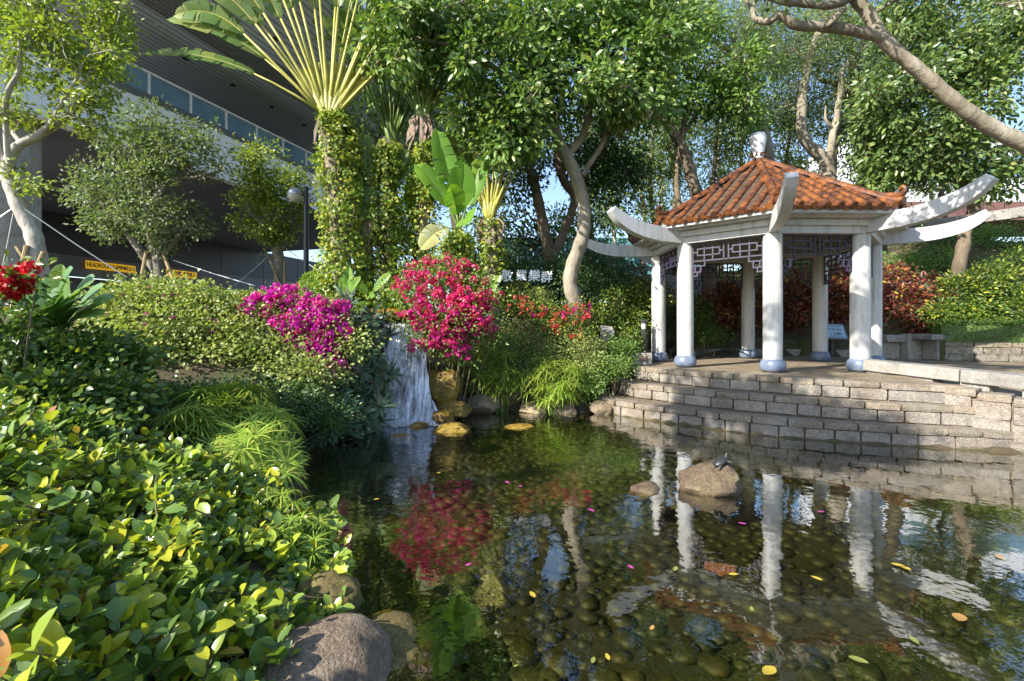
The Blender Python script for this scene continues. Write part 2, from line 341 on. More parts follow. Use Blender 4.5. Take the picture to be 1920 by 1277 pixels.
def single(name, label, cat, mb, mat, group=None, smooth=False, sharp=40):   # a thing that is one mesh, origin at its base
    V = np.concatenate(mb.V); c = V.mean(0); c[2] = V[:, 2].min()
    o = bpy.data.objects.new(name, mb.mesh(name, mat, smooth, sharp, c)); o.location = tuple(c); link_obj(o)
    return props(o, label, cat, group)
def inst(name, me, parent, M):                     # a part sharing mesh data, M in world space
    o = bpy.data.objects.new(name, me); o.matrix_basis = Matrix.Translation(Vector(-root_of(parent))) @ M if parent is not None else M
    return link_obj(o, parent)
def frame(o, x, y, z, s=(1, 1, 1)):
    M = Matrix.Identity(4)
    for i, (v, k) in enumerate(((x, s[0]), (y, s[1]), (z, s[2]))):
        for r in range(3): M[r][i] = float(v[r])*k
    for r in range(3): M[r][3] = float(o[r])
    return M
def unit(v): v = np.asarray(v, float); return v/(np.linalg.norm(v, axis=-1, keepdims=True)+1e-9)

# leaf templates: (t along, u across, faces, fold, curl)
LT = {
 'd4': (np.array([[0, 0], [.45, .5], [1, 0], [.45, -.5]]), [(0, 1, 2), (0, 2, 3)]),
 'l8': (np.array([[0, 0], [.33, 0], [.7, 0], [1, 0], [.3, .48], [.68, .40], [.3, -.48], [.68, -.40]]),
        [(0, 4, 1), (1, 4, 5, 2), (2, 5, 3), (0, 1, 6), (1, 2, 7, 6), (2, 3, 7)]),
 'oval': (np.array([[0, 0], [.25, 0], [.55, 0], [.82, 0], [1, 0], [.12, .26], [.35, .5], [.62, .48], [.86, .27], [.12, -.26], [.35, -.5], [.62, -.48], [.86, -.27]]),
        [(0, 5, 1), (1, 5, 6), (1, 6, 7, 2), (2, 7, 8, 3), (3, 8, 4), (0, 1, 9), (1, 10, 9), (1, 2, 11, 10), (2, 3, 12, 11), (3, 4, 12)]),
 'strap': (np.array([[0, .5], [0, -.5], [.3, .5], [.3, -.5], [.6, .45], [.6, -.45], [.85, .28], [.85, -.28], [1, 0]]),
        [(0, 1, 3, 2), (2, 3, 5, 4), (4, 5, 7, 6), (6, 7, 8)]),
}
def leaf_arrays(P, T, N, L, W, kind='d4', fold=.25, curl=.15, droop=0.0):
    tmpl, faces = LT[kind]; n = len(P); k = len(tmpl)
    T = unit(T); N = unit(N-T*np.sum(N*T, 1, keepdims=True)); S = np.cross(T, N)
    L = np.broadcast_to(np.asarray(L, float), n)[:, None, None]; W = np.broadcast_to(np.asarray(W, float), n)[:, None, None]
    tt = tmpl[:, 0][None, :, None]; uu = tmpl[:, 1][None, :, None]
    V = P[:, None, :]+T[:, None, :]*L*tt+S[:, None, :]*W*uu+N[:, None, :]*(fold*np.abs(uu)*W-curl*tt**2*L)
    if np.any(droop): V = V-np.array([0, 0, 1.])*np.broadcast_to(np.asarray(droop, float), n)[:, None, None]*L*tt**2
    fl = np.concatenate([np.array(f) for f in faces]); fs = np.cumsum([0]+[len(f) for f in faces])
    loops = (fl[None, :]+(np.arange(n)*k)[:, None]).ravel(); starts = (fs[:-1][None, :]+(np.arange(n)*fs[-1])[:, None]).ravel()
    return V.reshape(-1, 3), loops, starts
def leaf_mesh(name, P, T, N, L, W, mat, kind='d4', off=(0, 0, 0), **kw):
    V, lo, st = leaf_arrays(P, T, N, L, W, kind, **kw)
    return raw_mesh(name, V-np.asarray(off), lo, st, mat, True)
def leaf_part(name, parent, P, T, N, L, W, mat, kind='d4', stuff=True, **kw):
    o = bpy.data.objects.new(name, leaf_mesh(name, P, T, N, L, W, mat, kind, root_of(parent), **kw)); link_obj(o, parent)
    if stuff: o['kind'] = 'stuff'
    return o
def rdir(n, zbias=0.0):
    v = RG.normal(size=(n, 3)); v = unit(v); v[:, 2] += zbias; return unit(v)

def smooth_line(pts, per=6):                       # Catmull-Rom through rows of any width
    P = np.asarray(pts, float); Q = np.vstack([2*P[0]-P[1], P, 2*P[-1]-P[-2]]); out = []
    for i in range(1, len(Q)-2):
        for j in range(per):
            u = j/per; a, b, c, d = Q[i-1], Q[i], Q[i+1], Q[i+2]
            out.append(.5*((2*b)+(-a+c)*u+(2*a-5*b+4*c-d)*u*u+(-a+3*b-3*c+d)*u**3))
    out.append(P[-1]); return np.array(out)
def wobble(P, amp, seed, freq=1.3):
    return np.array([p+amp*np.array(mnoise.noise_vector(Vector((p[0]*freq+seed, p[1]*freq, p[2]*freq)))) for p in P])
# ---------------------------------------------------------------- terrain, pond, terrace
KP = 1.063                                # the pavilion stands a little farther out than first sketched: its plan is scaled from the eye
TOPZ, RISE = CZ-.795*KP, .265*KP
def arc_resample(P, n):
    P = smooth_line(P, 10); s = np.r_[0, np.cumsum(np.linalg.norm(np.diff(P, axis=0), axis=1))]
    u = np.linspace(0, s[-1], n); return np.stack([np.interp(u, s, P[:, i]) for i in range(P.shape[1])], 1)
EDGE_T = arc_resample([(2.60, 11.6), (2.88, 10.55), (3.55, 9.45), (4.55, 8.48), (5.42, 7.78), (6.40, 7.2)], 80)
EDGE_B = arc_resample([(1.72, 10.5), (2.0, 9.45), (2.95, 8.45), (4.05, 7.55), (5.5, 6.95), (6.80, 6.60)], 80)
EDGES = [EDGE_T*(1-k)+EDGE_B*k for k in (0, .5, 1)]
POND = [(-.75, 1.9), (-1.0, 2.4), (-1.3, 3.3), (-2.15, 4.87), (-2.85, 6.5), (-2.95, 7.5), (-2.5, 8.45), (-2.35, 9.0), (-1.5, 9.1), (-1.0, 10.0), (.44, 9.95), (1.5, 9.7)] \
    + [tuple(p) for p in EDGE_B[8::8]] + [(7.15, 6.42), (7.7, 5.7), (8.2, 4), (7, 2.2), (4, 1.85), (1, 1.8)]
PA = np.array(POND); PB = np.roll(PA, -1, 0)
def pond_sdf(x, y):                                 # negative inside
    x = np.asarray(x, float); y = np.asarray(y, float); best = np.full(x.shape, 1e9); ins = np.zeros(x.shape, bool)
    for a, b in zip(PA, PB):
        d = b-a; tt = np.clip(((x-a[0])*d[0]+(y-a[1])*d[1])/(d@d), 0, 1)
        best = np.minimum(best, np.hypot(x-a[0]-tt*d[0], y-a[1]-tt*d[1]))
        c = (a[1] > y) != (b[1] > y)
        with np.errstate(divide='ignore', invalid='ignore'):
            xi = (b[0]-a[0])*(y-a[1])/(b[1]-a[1]+1e-12)+a[0]
        ins ^= c & (x < xi)
    return np.where(ins, -best, best)
PLAT = [tuple(p) for p in EDGE_T] + [(6.5, 7.35), (7.17, 9.14), (8.7, 9.9), (15, 9.3), (15, 13.0), (12, 13.7), (10.2, 14.15), (8.1, 14.8), (5.85, 14.95), (4.15, 14.45), (3.03, 13.2)]
QA = np.array(PLAT); QB = np.roll(QA, -1, 0)
def plat_in(x, y):
    ins = np.zeros(np.shape(x), bool)
    for a, b in zip(QA, QB):
        c = (a[1] > y) != (b[1] > y); xi = (b[0]-a[0])*(y-a[1])/(b[1]-a[1]+1e-12)+a[0]; ins ^= c & (x < xi)
    return ins
CP = np.array([(0, 0, .2), (-2, 1, .3), (3, 1, .25), (6, 1.4, .4), (9.5, 4, .35), (8.6, 6, .4), (8.5, 8, .5), (10, 10, .6), (13, 10, .6), (-2.2, 2.6, .3), (-3.5, 4, .45), (-4, 6, .8), (-5, 8, 1.4),
    (-4, 9.5, 1.6), (-3, 10.5, 1.8), (-1.2, 10.8, 1.5), (-.8, 12, 1.9), (1, 11.2, 1.1), (1.5, 13, 1.8), (2.1, 11.6, 1.0), (2.6, 13.6, 1.3), (4, 14.8, 1.2), (-6, 11, 1.9), (-10, 10, 1.9), (-8, 6, 1.3), (-12, 4, 1.5),
    (-7, 15, 1.9), (-2, 16, 2.0), (2, 18, 2.3), (6, 15.3, 1.3), (8.5, 14.6, 1.3), (6, 18, 2.6), (10, 17, 2.8), (12.5, 15, 2.2), (14.5, 13.2, 1.6), (16, 10, .9), (12, 20, 5.0), (8, 22, 4.4), (16, 18, 5.0), (18, 14, 3.4),
    (3, 24, 2.8), (18, 24, 7.0), (0, 40, 2.0), (-20, 30, 1.0), (-15, 20, 1.2), (30, 30, 7.5), (0, 100, 2), (100, 100, 5), (-100, 50, 1), (0, -60, 1), (100, -50, 1), (-100, -50, 1)])
def land(x, y):
    w = 0; a = 0
    for cx, cy_, cz in CP:
        k = 1/((x-cx)**2+(y-cy_)**2+.35)**1.6; w = w+k; a = a+k*cz
    return a/w
def sstep(a, b, v): q = np.clip((v-a)/(b-a), 0, 1); return q*q*(3-2*q)
def terrain(x, y):
    x = np.asarray(x, float); y = np.asarray(y, float)
    s = pond_sdf(x, y); L = land(x, y)
    h = np.where(s > 0, .05+(L-.05)*sstep(0, 1.0, s), -.42*sstep(0, .55, -s)+.05*sstep(.1, 0, -s))
    h = np.where(plat_in(x, y), np.minimum(h, .6), h)
    core = (x > 1.7) & (y < 15) & (x < 14) & (y > 5.5) & (s > 0)
    # keep the ground under the steps and the ramp
    de = np.min(np.hypot(x[..., None]-EDGES[1][::6, 0], y[..., None]-EDGES[1][::6, 1]), -1)
    h = np.where(core & (de < .75), np.minimum(h, .1), h)
    rampz = (x > 6) & (x < 14) & (y > 5.0) & (y < 9.5) & (s > 0)
    h = np.where(rampz, np.minimum(h, .45), h)
    return h
def hgt(x, y): return float(terrain(np.array([x]), np.array([y]))[0])

fx = np.r_[-600, -250, -120, -60, -35, -25, -19, np.arange(-15, 17.01, .2), 20, 26, 36, 60, 120, 250, 600]
fy = np.r_[-500, -200, -80, -30, -12, -6, np.arange(-3, 26.01, .2), 28, 32, 38, 50, 80, 150, 300, 700, 1500]
GX, GY = np.meshgrid(fx, fy); GZ = np.concatenate([terrain(GX[i:i+20], GY[i:i+20]) for i in range(0, len(fy), 20)])
GZ = GZ+.02*np.sin(GX*5.1+GY*3.3)*np.cos(GY*4.7-GX*2.1)
nx, ny = len(fx), len(fy); idx = np.arange(nx*ny).reshape(ny, nx)
quads = np.stack([idx[:-1, :-1], idx[:-1, 1:], idx[1:, 1:], idx[1:, :-1]], -1).reshape(-1, 4)
go = link_obj(bpy.data.objects.new('ground', raw_mesh('ground', np.stack([GX, GY, GZ], -1).reshape(-1, 3), quads.ravel(), np.arange(len(quads))*4, 'soil')))
props(go, kind='structure')

# water surface over the pond
gx = np.arange(-3.6, 8.61, .3); gy = np.arange(1.4, 11.01, .3)
X, Y = np.meshgrid(gx, gy); idx = np.arange(X.size).reshape(X.shape)
q = np.stack([idx[:-1, :-1], idx[:-1, 1:], idx[1:, 1:], idx[1:, :-1]], -1).reshape(-1, 4)
keep = pond_sdf((X[:-1, :-1]+.15).ravel(), (Y[:-1, :-1]+.15).ravel()) < .35
q = q[keep]
props(link_obj(bpy.data.objects.new('water', raw_mesh('water', np.stack([X, Y, np.zeros_like(X)], -1).reshape(-1, 3), q.ravel(), np.arange(len(q))*4, 'water'))), kind='structure')

# pebbles of the pond bed: 300 nearest as single pieces, the rest as one mass
def ico(sub, seed, amp):
    bm = bmesh.new(); bmesh.ops.create_icosphere(bm, subdivisions=sub, radius=1); V = np.array([v.co[:] for v in bm.verts]); Fc = [tuple(v.index for v in f.verts) for f in bm.faces]; bm.free()
    D = np.array([mnoise.noise(Vector(v*1.1+seed*7.3))*amp+mnoise.noise(Vector(v*2.6+seed*3.1))*amp*.4 for v in V]); return V*(1+D)[:, None], Fc
bed = props(link_obj(bpy.data.objects.new('pond_bed', None)), kind='structure')
cand = np.stack([RG.uniform(-2.9, 8, 9000), RG.uniform(1.9, 9.8, 9000)], 1); cand = cand[pond_sdf(cand[:, 0], cand[:, 1]) < -.12]
gridkey = {}; sel = []
for p in cand:
    r = RG.uniform(.035, .105); k = (int(p[0]/.14), int(p[1]/.14))
    if any(np.hypot(*(sel[j][:2]-p)) < (sel[j][2]+r)*.72 for a in (-1, 0, 1) for b in (-1, 0, 1) for j in gridkey.get((k[0]+a, k[1]+b), ())): continue
    gridkey.setdefault(k, []).append(len(sel)); sel.append(np.array([p[0], p[1], r]))
sel = np.array(sel); sel = sel[np.argsort(sel[:, 1]-sel[:, 2]*6)]; pz = terrain(sel[:, 0], sel[:, 1])
PEB = []
for k in range(5):
    V, Fc = ico(2, k+20, .22); PEB.append((V*np.array([1, .8, .5]), Fc))
PEBM = []
for V, Fc in PEB:
    mb = MB(); mb.addmesh(V, Fc); PEBM.append(mb.mesh('pebble', 'pebble', True, None))
mb = MB(); V1, F1 = ico(1, 3, .2); V1 = V1*np.array([1, .8, .5])
for i, (x, y, r) in enumerate(sel):
    a = RG.uniform(0, 6.28); s = RG.uniform(.8, 1.25)
    if i < 300:
        M = Matrix.Translation((x, y, pz[i]+r*.15)) @ Matrix.Rotation(a, 4, 'Z') @ Matrix.Rotation(RG.uniform(-.25, .25), 4, 'X') @ Matrix.Diagonal((r*s*1.25, r*1.2, r, 1)); inst('pebble', PEBM[i % 5], bed, M)
    else:
        ca, sa = math.cos(a), math.sin(a); W = V1*np.array([r*s*1.2, r*1.2, r]); mb.addmesh(W@np.array([[ca, sa, 0], [-sa, ca, 0], [0, 0, 1]])+np.array([x, y, pz[i]+r*.12]), F1)
mb.build('pebbles', 'pebble', bed, True, None, 'stuff')

# platform, ramp and stepped granite terrace
def inset_curve(E, d):
    Tn = unit(np.gradient(E, axis=0)); return E+np.stack([-Tn[:, 1], Tn[:, 0]], 1)*d   # left of travel = inland
mb = MB(); mb.prism([tuple(p) for p in inset_curve(EDGE_T, .12)]+PLAT[80:], -.5, TOPZ-.006)
platform = mb.build('platform', 'paving', None); props(platform, kind='structure')
BL = []
for k in range(6):
    bm = bmesh.new(); bmesh.ops.create_cube(bm, size=1); bmesh.ops.subdivide_edges(bm, edges=bm.edges[:], cuts=2, use_grid_fill=True)
    for v in bm.verts:
        c = Vector(v.co); ax = sum(abs(q) > .49 for q in c)
        v.co = c*(1-.018*(ax-1)**1.5)+Vector(mnoise.noise_vector(c*2.3+Vector((k*5, 0, 0))))*Vector((.02, .055, .035))
    V = np.array([v.co[:] for v in bm.verts]); Fc = [tuple(v.index for v in f.verts) for f in bm.faces]; bm.free(); BL.append((V, Fc))
def block_set(mat):
    r = []
    for V, Fc in BL: m_ = MB(); m_.addmesh(V, Fc); r.append(m_.mesh('stone_block', mat, True, 35))
    return r
BLOCKM, CAPM = block_set('granite_block'), block_set('granite_cap')
def lay_row(parent, E, z0, z1, lens, depth, ms, name, proud=0.0, gap=.012, zs=None, rnd=random.Random(4)):
    s = np.r_[0, np.cumsum(np.linalg.norm(np.diff(E, axis=0), axis=1))]; Ltot = s[-1]; u = -.02
    while u < Ltot-.05:
        L = rnd.uniform(*lens); m = min(u+L/2, Ltot-.01)
        p = np.array([np.interp(m, s, E[:, 0]), np.interp(m, s, E[:, 1])]); p2 = np.array([np.interp(min(m+.03, Ltot), s, E[:, 0]), np.interp(min(m+.03, Ltot), s, E[:, 1])]); p1 = np.array([np.interp(m-.03, s, E[:, 0]), np.interp(m-.03, s, E[:, 1])])
        tx = unit(p2-p1); nn = np.array([-tx[1], tx[0]]); pr = proud+rnd.uniform(-.008, .012)
        zz = 0 if zs is None else zs(m/Ltot)
        c = p+nn*(depth/2-pr); h = z1-z0
        jz = rnd.uniform(-.5, .5)*.008
        M = frame((c[0], c[1], (z0+z1)/2+zz+jz), (tx[0], tx[1], rnd.uniform(-.012, .012)), (nn[0], nn[1], 0), (0, 0, 1), (L-gap-rnd.uniform(0, .006), depth, h-.006))
        inst(name, rnd.choice(ms), parent, M); u += L
steps = props(link_obj(bpy.data.objects.new('terrace_steps', None)), kind='structure')
for k, E in enumerate(EDGES):
    zt = TOPZ-k*RISE
    if k: MB().prism([tuple(p) for p in inset_curve(E, .05)]+[(7.0, 7.6), (7.0, 8.8), (3.3, 12)], -.5, zt-.022).build('mortar_core', 'mortar', steps)
    else: MB().prism([tuple(p) for p in inset_curve(E, .05)]+[tuple(p) for p in inset_curve(E, .35)[::-1]], -.5, zt-.03).build('mortar_core', 'mortar', steps)
    rr = random.Random(20+k)
    lay_row(steps, E, zt-.105, zt, (.36, .62), .30, CAPM, 'cap_stone', .014, rnd=rr)
    lay_row(steps, E, zt-RISE-(.25 if k == 2 else 0), zt-.105, (.32, .54), .2, BLOCKM, 'stone_block', 0, rnd=rr)
WALLE = arc_resample([(6.42, 7.16), (6.82, 6.60), (7.15, 6.25), (7.7, 5.5), (8.1, 4.2)], 50)
wall = thing('retaining_wall', 'rough granite block wall sloping down at the end of the terrace steps', 'stone wall', (6.6, 6.6, 0))
zs = lambda u: -.42*u
mbw = MB(); Wi = inset_curve(WALLE, .05); Wo = inset_curve(WALLE, .5)
for i in range(len(Wi)-1):
    za, zb = TOPZ-.07-.42*i/49, TOPZ-.07-.42*(i+1)/49
    mbw.addmesh([(*Wi[i], -.4), (*Wi[i+1], -.4), (*Wi[i+1], zb), (*Wi[i], za), (*Wo[i], -.4), (*Wo[i+1], -.4), (*Wo[i+1], zb), (*Wo[i], za)], [(0, 1, 2, 3), (3, 2, 6, 7), (5, 4, 7, 6)])
mbw.build('mortar_core', 'mortar', wall)
rr = random.Random(9)
lay_row(wall, WALLE, TOPZ-.12, TOPZ-.01, (.28, .45), .34, CAPM, 'cap_stone', .01, zs=zs, rnd=rr)
for r_ in range(4): lay_row(wall, WALLE, TOPZ-.12-.25*(r_+1), TOPZ-.12-.25*r_, (.22, .42), .2, BLOCKM, 'stone_block', 0, zs=zs, rnd=rr)
rp = [(6.52, 7.3, .80), (7.17, 9.16, .835), (8.7, 9.95, .835), (15, 9.5, .80), (12.5, 6.3, .45), (8.6, 5.8, .45), (7.65, 6.5, .60)]
MB().addmesh(rp+[(x, y, -.3) for x, y, z in rp], [tuple(range(6, -1, -1))[::-1]]+[(i, (i+1) % 7, 7+(i+1) % 7, 7+i) for i in range(7)]).build('path', 'paving', None).__setitem__('kind', 'structure')

# parapet slab on feet along the ramp
sl = thing('parapet_slab', 'long sloping granite slab parapet beside the pavilion column', 'parapet', (7, 7.2, .8))
A_, B_ = np.array([6.85, 9.27, .988]), np.array([8.45, 5.47, .792]); cut = [0, .36, .70, 1.0]
for a, b in zip(cut[:-1], cut[1:]):
    p, q_ = A_+(B_-A_)*(a+.002), A_+(B_-A_)*(b-.002); m_ = MB(); m_.beam(p, q_, .42, .2)
    o = m_.build('slab', 'granite_slab', sl); bv = o.modifiers.new('bevel', 'BEVEL'); bv.width = .012; bv.segments = 2
for u in (.05, .22, .4, .58, .78, .95):
    p = A_+(B_-A_)*u; MB().box((p[0], p[1], p[2]-.16), (.36, .3, .13), math.radians(-67)).build('foot', 'concrete', sl)

# kerb round the back of the platform
KB = arc_resample([(2.66, 11.7), (3.06, 13.08), (4.15, 14.4), (5.85, 14.88), (8.08, 14.78), (10.3, 14.03)], 60)
kerb = thing('platform_kerb', 'low curved concrete kerb wall behind the pavilion', 'kerb', (5.85, 14.9, TOPZ-.1))
Ki, Ko = KB, inset_curve(KB, -.0)+unit(KB-np.array([5.85, 11.49]))*.22
for i0 in range(0, 59, 6):
    m_ = MB(); i1 = min(i0+6, 59)
    ring = [tuple(p) for p in Ki[i0:i1+1]]+[tuple(p) for p in Ko[i0:i1+1][::-1]]
    ring = [tuple(np.array(p)+(np.mean(ring, 0)-np.array(p))*.006) for p in ring]
    m_.prism(ring, TOPZ-.3, TOPZ+.20); m_.build('kerb_stone', 'concrete', kerb)

# ---------------------------------------------------------------- pavilion
PZ0 = .894
PC = np.array([5.5, 10.81]); PA0 = math.radians(-110.6); RC = 2.136; COLH = 2.5
CT = PZ0+COLH
def pol(r, a, z=0.0): return np.array([PC[0]+r*math.cos(a), PC[1]+r*math.sin(a), z])
pav = thing('pavilion', 'white octagonal pavilion with orange tiled roof and upswept eaves by the pond', 'pavilion', (PC[0], PC[1], PZ0))
ANG = [PA0+i*math.pi/4 for i in range(8)]
for a in ANG:
    c = pol(RC, a, PZ0); m_ = MB()
    m_.lathe([(.16, .20), (.163, .5), (.163, 1.2), (.158, COLH-.02), (.15, COLH+.02)], c, 28); col = m_.build('column', 'white_paint', pav, True)
    m_ = MB(); m_.lathe([(.15, .0), (.19, .012), (.212, .05), (.222, .10), (.215, .155), (.195, .20), (.172, .225), (.165, .23)], c, 28); m_.build('column_base', 'base_blue', col, True, 60)
def ring_beam(r0, r1, z0, z1):
    out = []
    for i in range(8):
        a, b = ANG[i], ANG[(i+1) % 8]; e = .0015
        P = [pol(r0, a+e), pol(r1, a+e), pol(r1, b-e), pol(r0, b-e)]
        m_ = MB(); V = [(*p[:2], z) for z in (z0, z1) for p in P]
        m_.addmesh(V, [(0, 1, 2, 3)[::-1], (4, 5, 6, 7), (1, 2, 6, 5), (3, 0, 4, 7), (0, 1, 5, 4), (2, 3, 7, 6)]); out.append(m_)
    return out
for m_ in ring_beam(RC-.17, RC+.17, CT, CT+.13): m_.build('ring_beam', 'white_paint', pav)
for m_ in ring_beam(RC-.13, RC+.24, CT+.132, CT+.24): m_.build('ring_beam', 'white_paint', pav)
EV, EZ = 2.74, 3.80                        # eave corner radius and tile edge height
for i in range(8):                          # soffit slab stepping out to the eave and its fascia
    a, b = ANG[i]+.001, ANG[(i+1) % 8]-.001
    m_ = MB()
    r = [(RC-.1, CT+.242), (EV-.16, CT+.252), (EV-.16, EZ-.13), (EV, EZ-.13), (EV, EZ+.0), (RC-.1, EZ+.27)]
    V = [pol(x, a, z) for x, z in r]+[pol(x, b, z) for x, z in r]; n = len(r)
    m_.addmesh(V, [(k, k+n, (k+1) % n+n, (k+1) % n) for k in range(n)]+[tuple(range(n)), tuple(range(2*n-1, n-1, -1))])
    m_.build('eave', 'white_paint', pav)
# upswept corner brackets
top = smooth_line([(1.95, 3.71), (2.6, 3.705), (2.95, 3.71), (3.25, 3.745), (3.55, 3.815), (3.78, 3.905), (3.93, 3.985)], 4)
bot = smooth_line([(1.95, CT+.01), (2.6, 3.41), (2.95, 3.425), (3.3, 3.475), (3.62, 3.575), (3.86, 3.715), (4.02, 3.885)], 4)
hm = MB(); n = len(top); w = .085
V = [(r, -w, z) for r, z in top]+[(r, -w, z) for r, z in bot]+[(r, w, z) for r, z in top]+[(r, w, z) for r, z in bot]
fs = []
for i in range(n-1):
    fs += [(n+i, n+i+1, i+1, i), (2*n+i, 2*n+i+1, 3*n+i+1, 3*n+i), (i, i+1, 2*n+i+1, 2*n+i), (n+i+1, n+i, 3*n+i, 3*n+i+1)]
fs += [(n-1, 2*n-1, 4*n-1, 3*n-1), (0, 2*n, 3*n, n)]
hm.addmesh(V, fs); HORN = hm.mesh('corner_bracket', 'white_horn', True, 30)
for a in ANG:
    o = inst('corner_bracket', HORN, pav, Matrix.Translation((PC[0], PC[1], 0)) @ Matrix.Rotation(a, 4, 'Z'))
# tiled roof
AX = 5.40
roof = MB()
for i in range(8):
    a, b = ANG[i], ANG[(i+1) % 8]; roof.addmesh([pol(EV, a, EZ), pol(EV, b, EZ), (PC[0], PC[1], AX)], [(0, 1, 2)])
roof = roof.build('tile_roof', 'pan_tile', pav)
apo = EV*math.cos(math.pi/8); half = EV*math.sin(math.pi/8); SLP = math.hypot(apo, AX-EZ); rise_ = (AX-EZ)/SLP; run = apo/SLP
def halfpipe(r0, r1, L, closed=False, seg=8):
    m_ = MB(); V = []
    for y, r in ((0, r0), (L, r1)):
        for k in range(seg+1):
            q_ = math.pi*k/seg; V.append((r*math.cos(q_), y, r*math.sin(q_)))
        for k in range(seg+1):
            q_ = math.pi*k/seg; V.append(((r-.012)*math.cos(q_), y, (r-.012)*math.sin(q_)))
    s1 = seg+1; f = []
    for k in range(seg): f += [(k, k+1, 2*s1+k+1, 2*s1+k), (s1+k, k+s1+2*s1, k+1+s1+2*s1, s1+k+1), (k, s1+k, s1+k+1, k+1)]
    m_.addmesh(V, f)
    if closed:
        m_.addmesh([(r0*1.08*math.cos(k*math.pi/8), -.012, r0*1.08*math.sin(k*math.pi/8)) for k in range(16)]+[(r0*1.08*math.cos(k*math.pi/8), .006, r0*1.08*math.sin(k*math.pi/8)) for k in range(16)],
                   [tuple(range(16)), tuple(range(31, 15, -1))]+[(k, 16+k, 16+(k+1) % 16, (k+1) % 16) for k in range(16)])
    return m_
RIBR, SEGL = .058, .30
TILE = halfpipe(RIBR, RIBR*.93, SEGL+.02).mesh('tile', 'roof_tile', True, 40)
ETILE = halfpipe(RIBR*1.04, RIBR*.95, SEGL+.02, True).mesh('eave_tile', 'roof_tile', True, 40)
dm = MB(); seg = 8                                  # crescent drip tile between two ribs
V = [(-.055, 0, .0), (.055, 0, .0)]+[(.055*math.cos(math.pi*(1+k/seg)), 0, -.012+.075*math.sin(math.pi*(1+k/seg))) for k in range(seg+1)]
V = [(x, -.006, z) for x, _, z in V]+[(x, .01, z) for x, _, z in V]; n2 = seg+3
order = [0]+list(range(2, seg+3))+[1]
dm.addmesh(V, [tuple(order), tuple(n2+k for k in order[::-1])]+[(order[k], n2+order[k], n2+order[(k+1) % n2], order[(k+1) % n2]) for k in range(n2)])
dm.addmesh([(-.06, .0, -.0), (.06, 0, -.0), (.06, .2, .0), (-.06, .2, .0), (0, .0, -.02), (0, .2, -.02)], [(0, 4, 5, 3), (4, 1, 2, 5)])
DRIP = dm.mesh('drip_tile', 'roof_tile')
NR = 9; sp = 2*half/NR
for i in range(8):
    am = ANG[i]+math.pi/8; tx = np.array([-math.sin(am), math.cos(am), 0]); out = np.array([math.cos(am), math.sin(am), 0]); up = -out*run+np.array([0, 0, 1])*rise_; nz = np.cross(tx, up)
    E0 = pol(apo, am, EZ)
    for k in range(NR):
        u = -half+sp*(k+.5); Lr = SLP*(1-abs(u)/half)-.03; s = -.07
        first = True
        while s < Lr-.06:
            L = min(SEGL, Lr-s); o_ = E0+tx*u+up*s+nz*.018
            inst('tile', ETILE if first else TILE, roof, frame(o_+nz*RG.uniform(-.003, .003), tx, up, nz, (1, L/SEGL, 1))); first = False; s += SEGL
    for k in range(NR+1):
        u = -half+sp*k
        if abs(u) > half-.02: continue
        inst('drip_tile', DRIP, roof, frame(E0+tx*u-up*.085+nz*.016, tx, up, nz))
    m_ = MB()                                        # pan courses, each a little proud of the one below
    for c_ in range(0, 16):
        s0, s1_ = SLP*c_/16, SLP*(c_+1.25)/16; 
        for k in range(NR+1):
            u0, u1 = max(-half, -half+sp*(k-.5)), min(half, -half+sp*(k+.5)); mid = (u0+u1)/2
            if abs(mid) > half*(1-c_/16): continue
            P = E0+tx*mid; wd = (u1-u0)/2*.98
            m_.addmesh([P-tx*wd+up*s0+nz*.020, P+up*s0+nz*.006, P+tx*wd+up*s0+nz*.020, P+tx*wd+up*min(s1_, SLP)+nz*.006, P+up*min(s1_, SLP)+nz*.001, P-tx*wd+up*min(s1_, SLP)+nz*.006], [(0, 1, 4, 5), (1, 2, 3, 4)])
    m_.build('pan_tiles', 'pan_tile', roof, kind='stuff')
    a = ANG[i]; d0 = pol(EV-.02, a, EZ+.03); d1 = np.array([PC[0], PC[1], AX+.02]); hv = unit(d1-d0); HL = np.linalg.norm(d1-d0); hx = np.array([-math.sin(a), math.cos(a), 0]); hn = np.cross(hx, hv)
    s = .02
    while s < HL-.1:
        inst('ridge_tile', TILE, roof, frame(d0+hv*s+hn*.02, hx, hv, hn, (1.35, 1.0, 1.35))); s += SEGL
    sc_ = [(EV+.10, EZ+.02), (EV+.02, EZ+.07), (EV-.15, EZ+.12), (EV-.35, EZ+.20)]        # scrolled ridge end
    m_ = MB(); m_.tube([pol(EV-.62, a, EZ+.42), pol(EV-.42, a, EZ+.30), pol(EV-.22, a, EZ+.215), pol(EV-.04, a, EZ+.17), pol(EV+.08, a, EZ+.185), pol(EV+.13, a, EZ+.25), pol(EV+.08, a, EZ+.295), pol(EV+.03, a, EZ+.27)], [.04, .05, .055, .06, .055, .05, .045, .03], 8)
    m_.tube([pol(EV-.3, a, EZ+.17), pol(EV-.05, a, EZ+.09), pol(EV+.10, a, EZ+.06)], [.07, .075, .07], 10); m_.build('ridge_ornament', 'roof_tile', roof, True)
m_ = MB(); m_.lathe([(.15, -.09), (.155, .0), (.11, .03), (.105, .10), (.12, .13), (.112, .16), (.135, .30), (.162, .44), (.172, .52), (.166, .57), (.148, .585), (.155, .60), (.13, .64), (.07, .665), (.01, .672)], (PC[0], PC[1], AX-.02), 28)
m_.build('finial', 'finial_white', pav, True, 50)
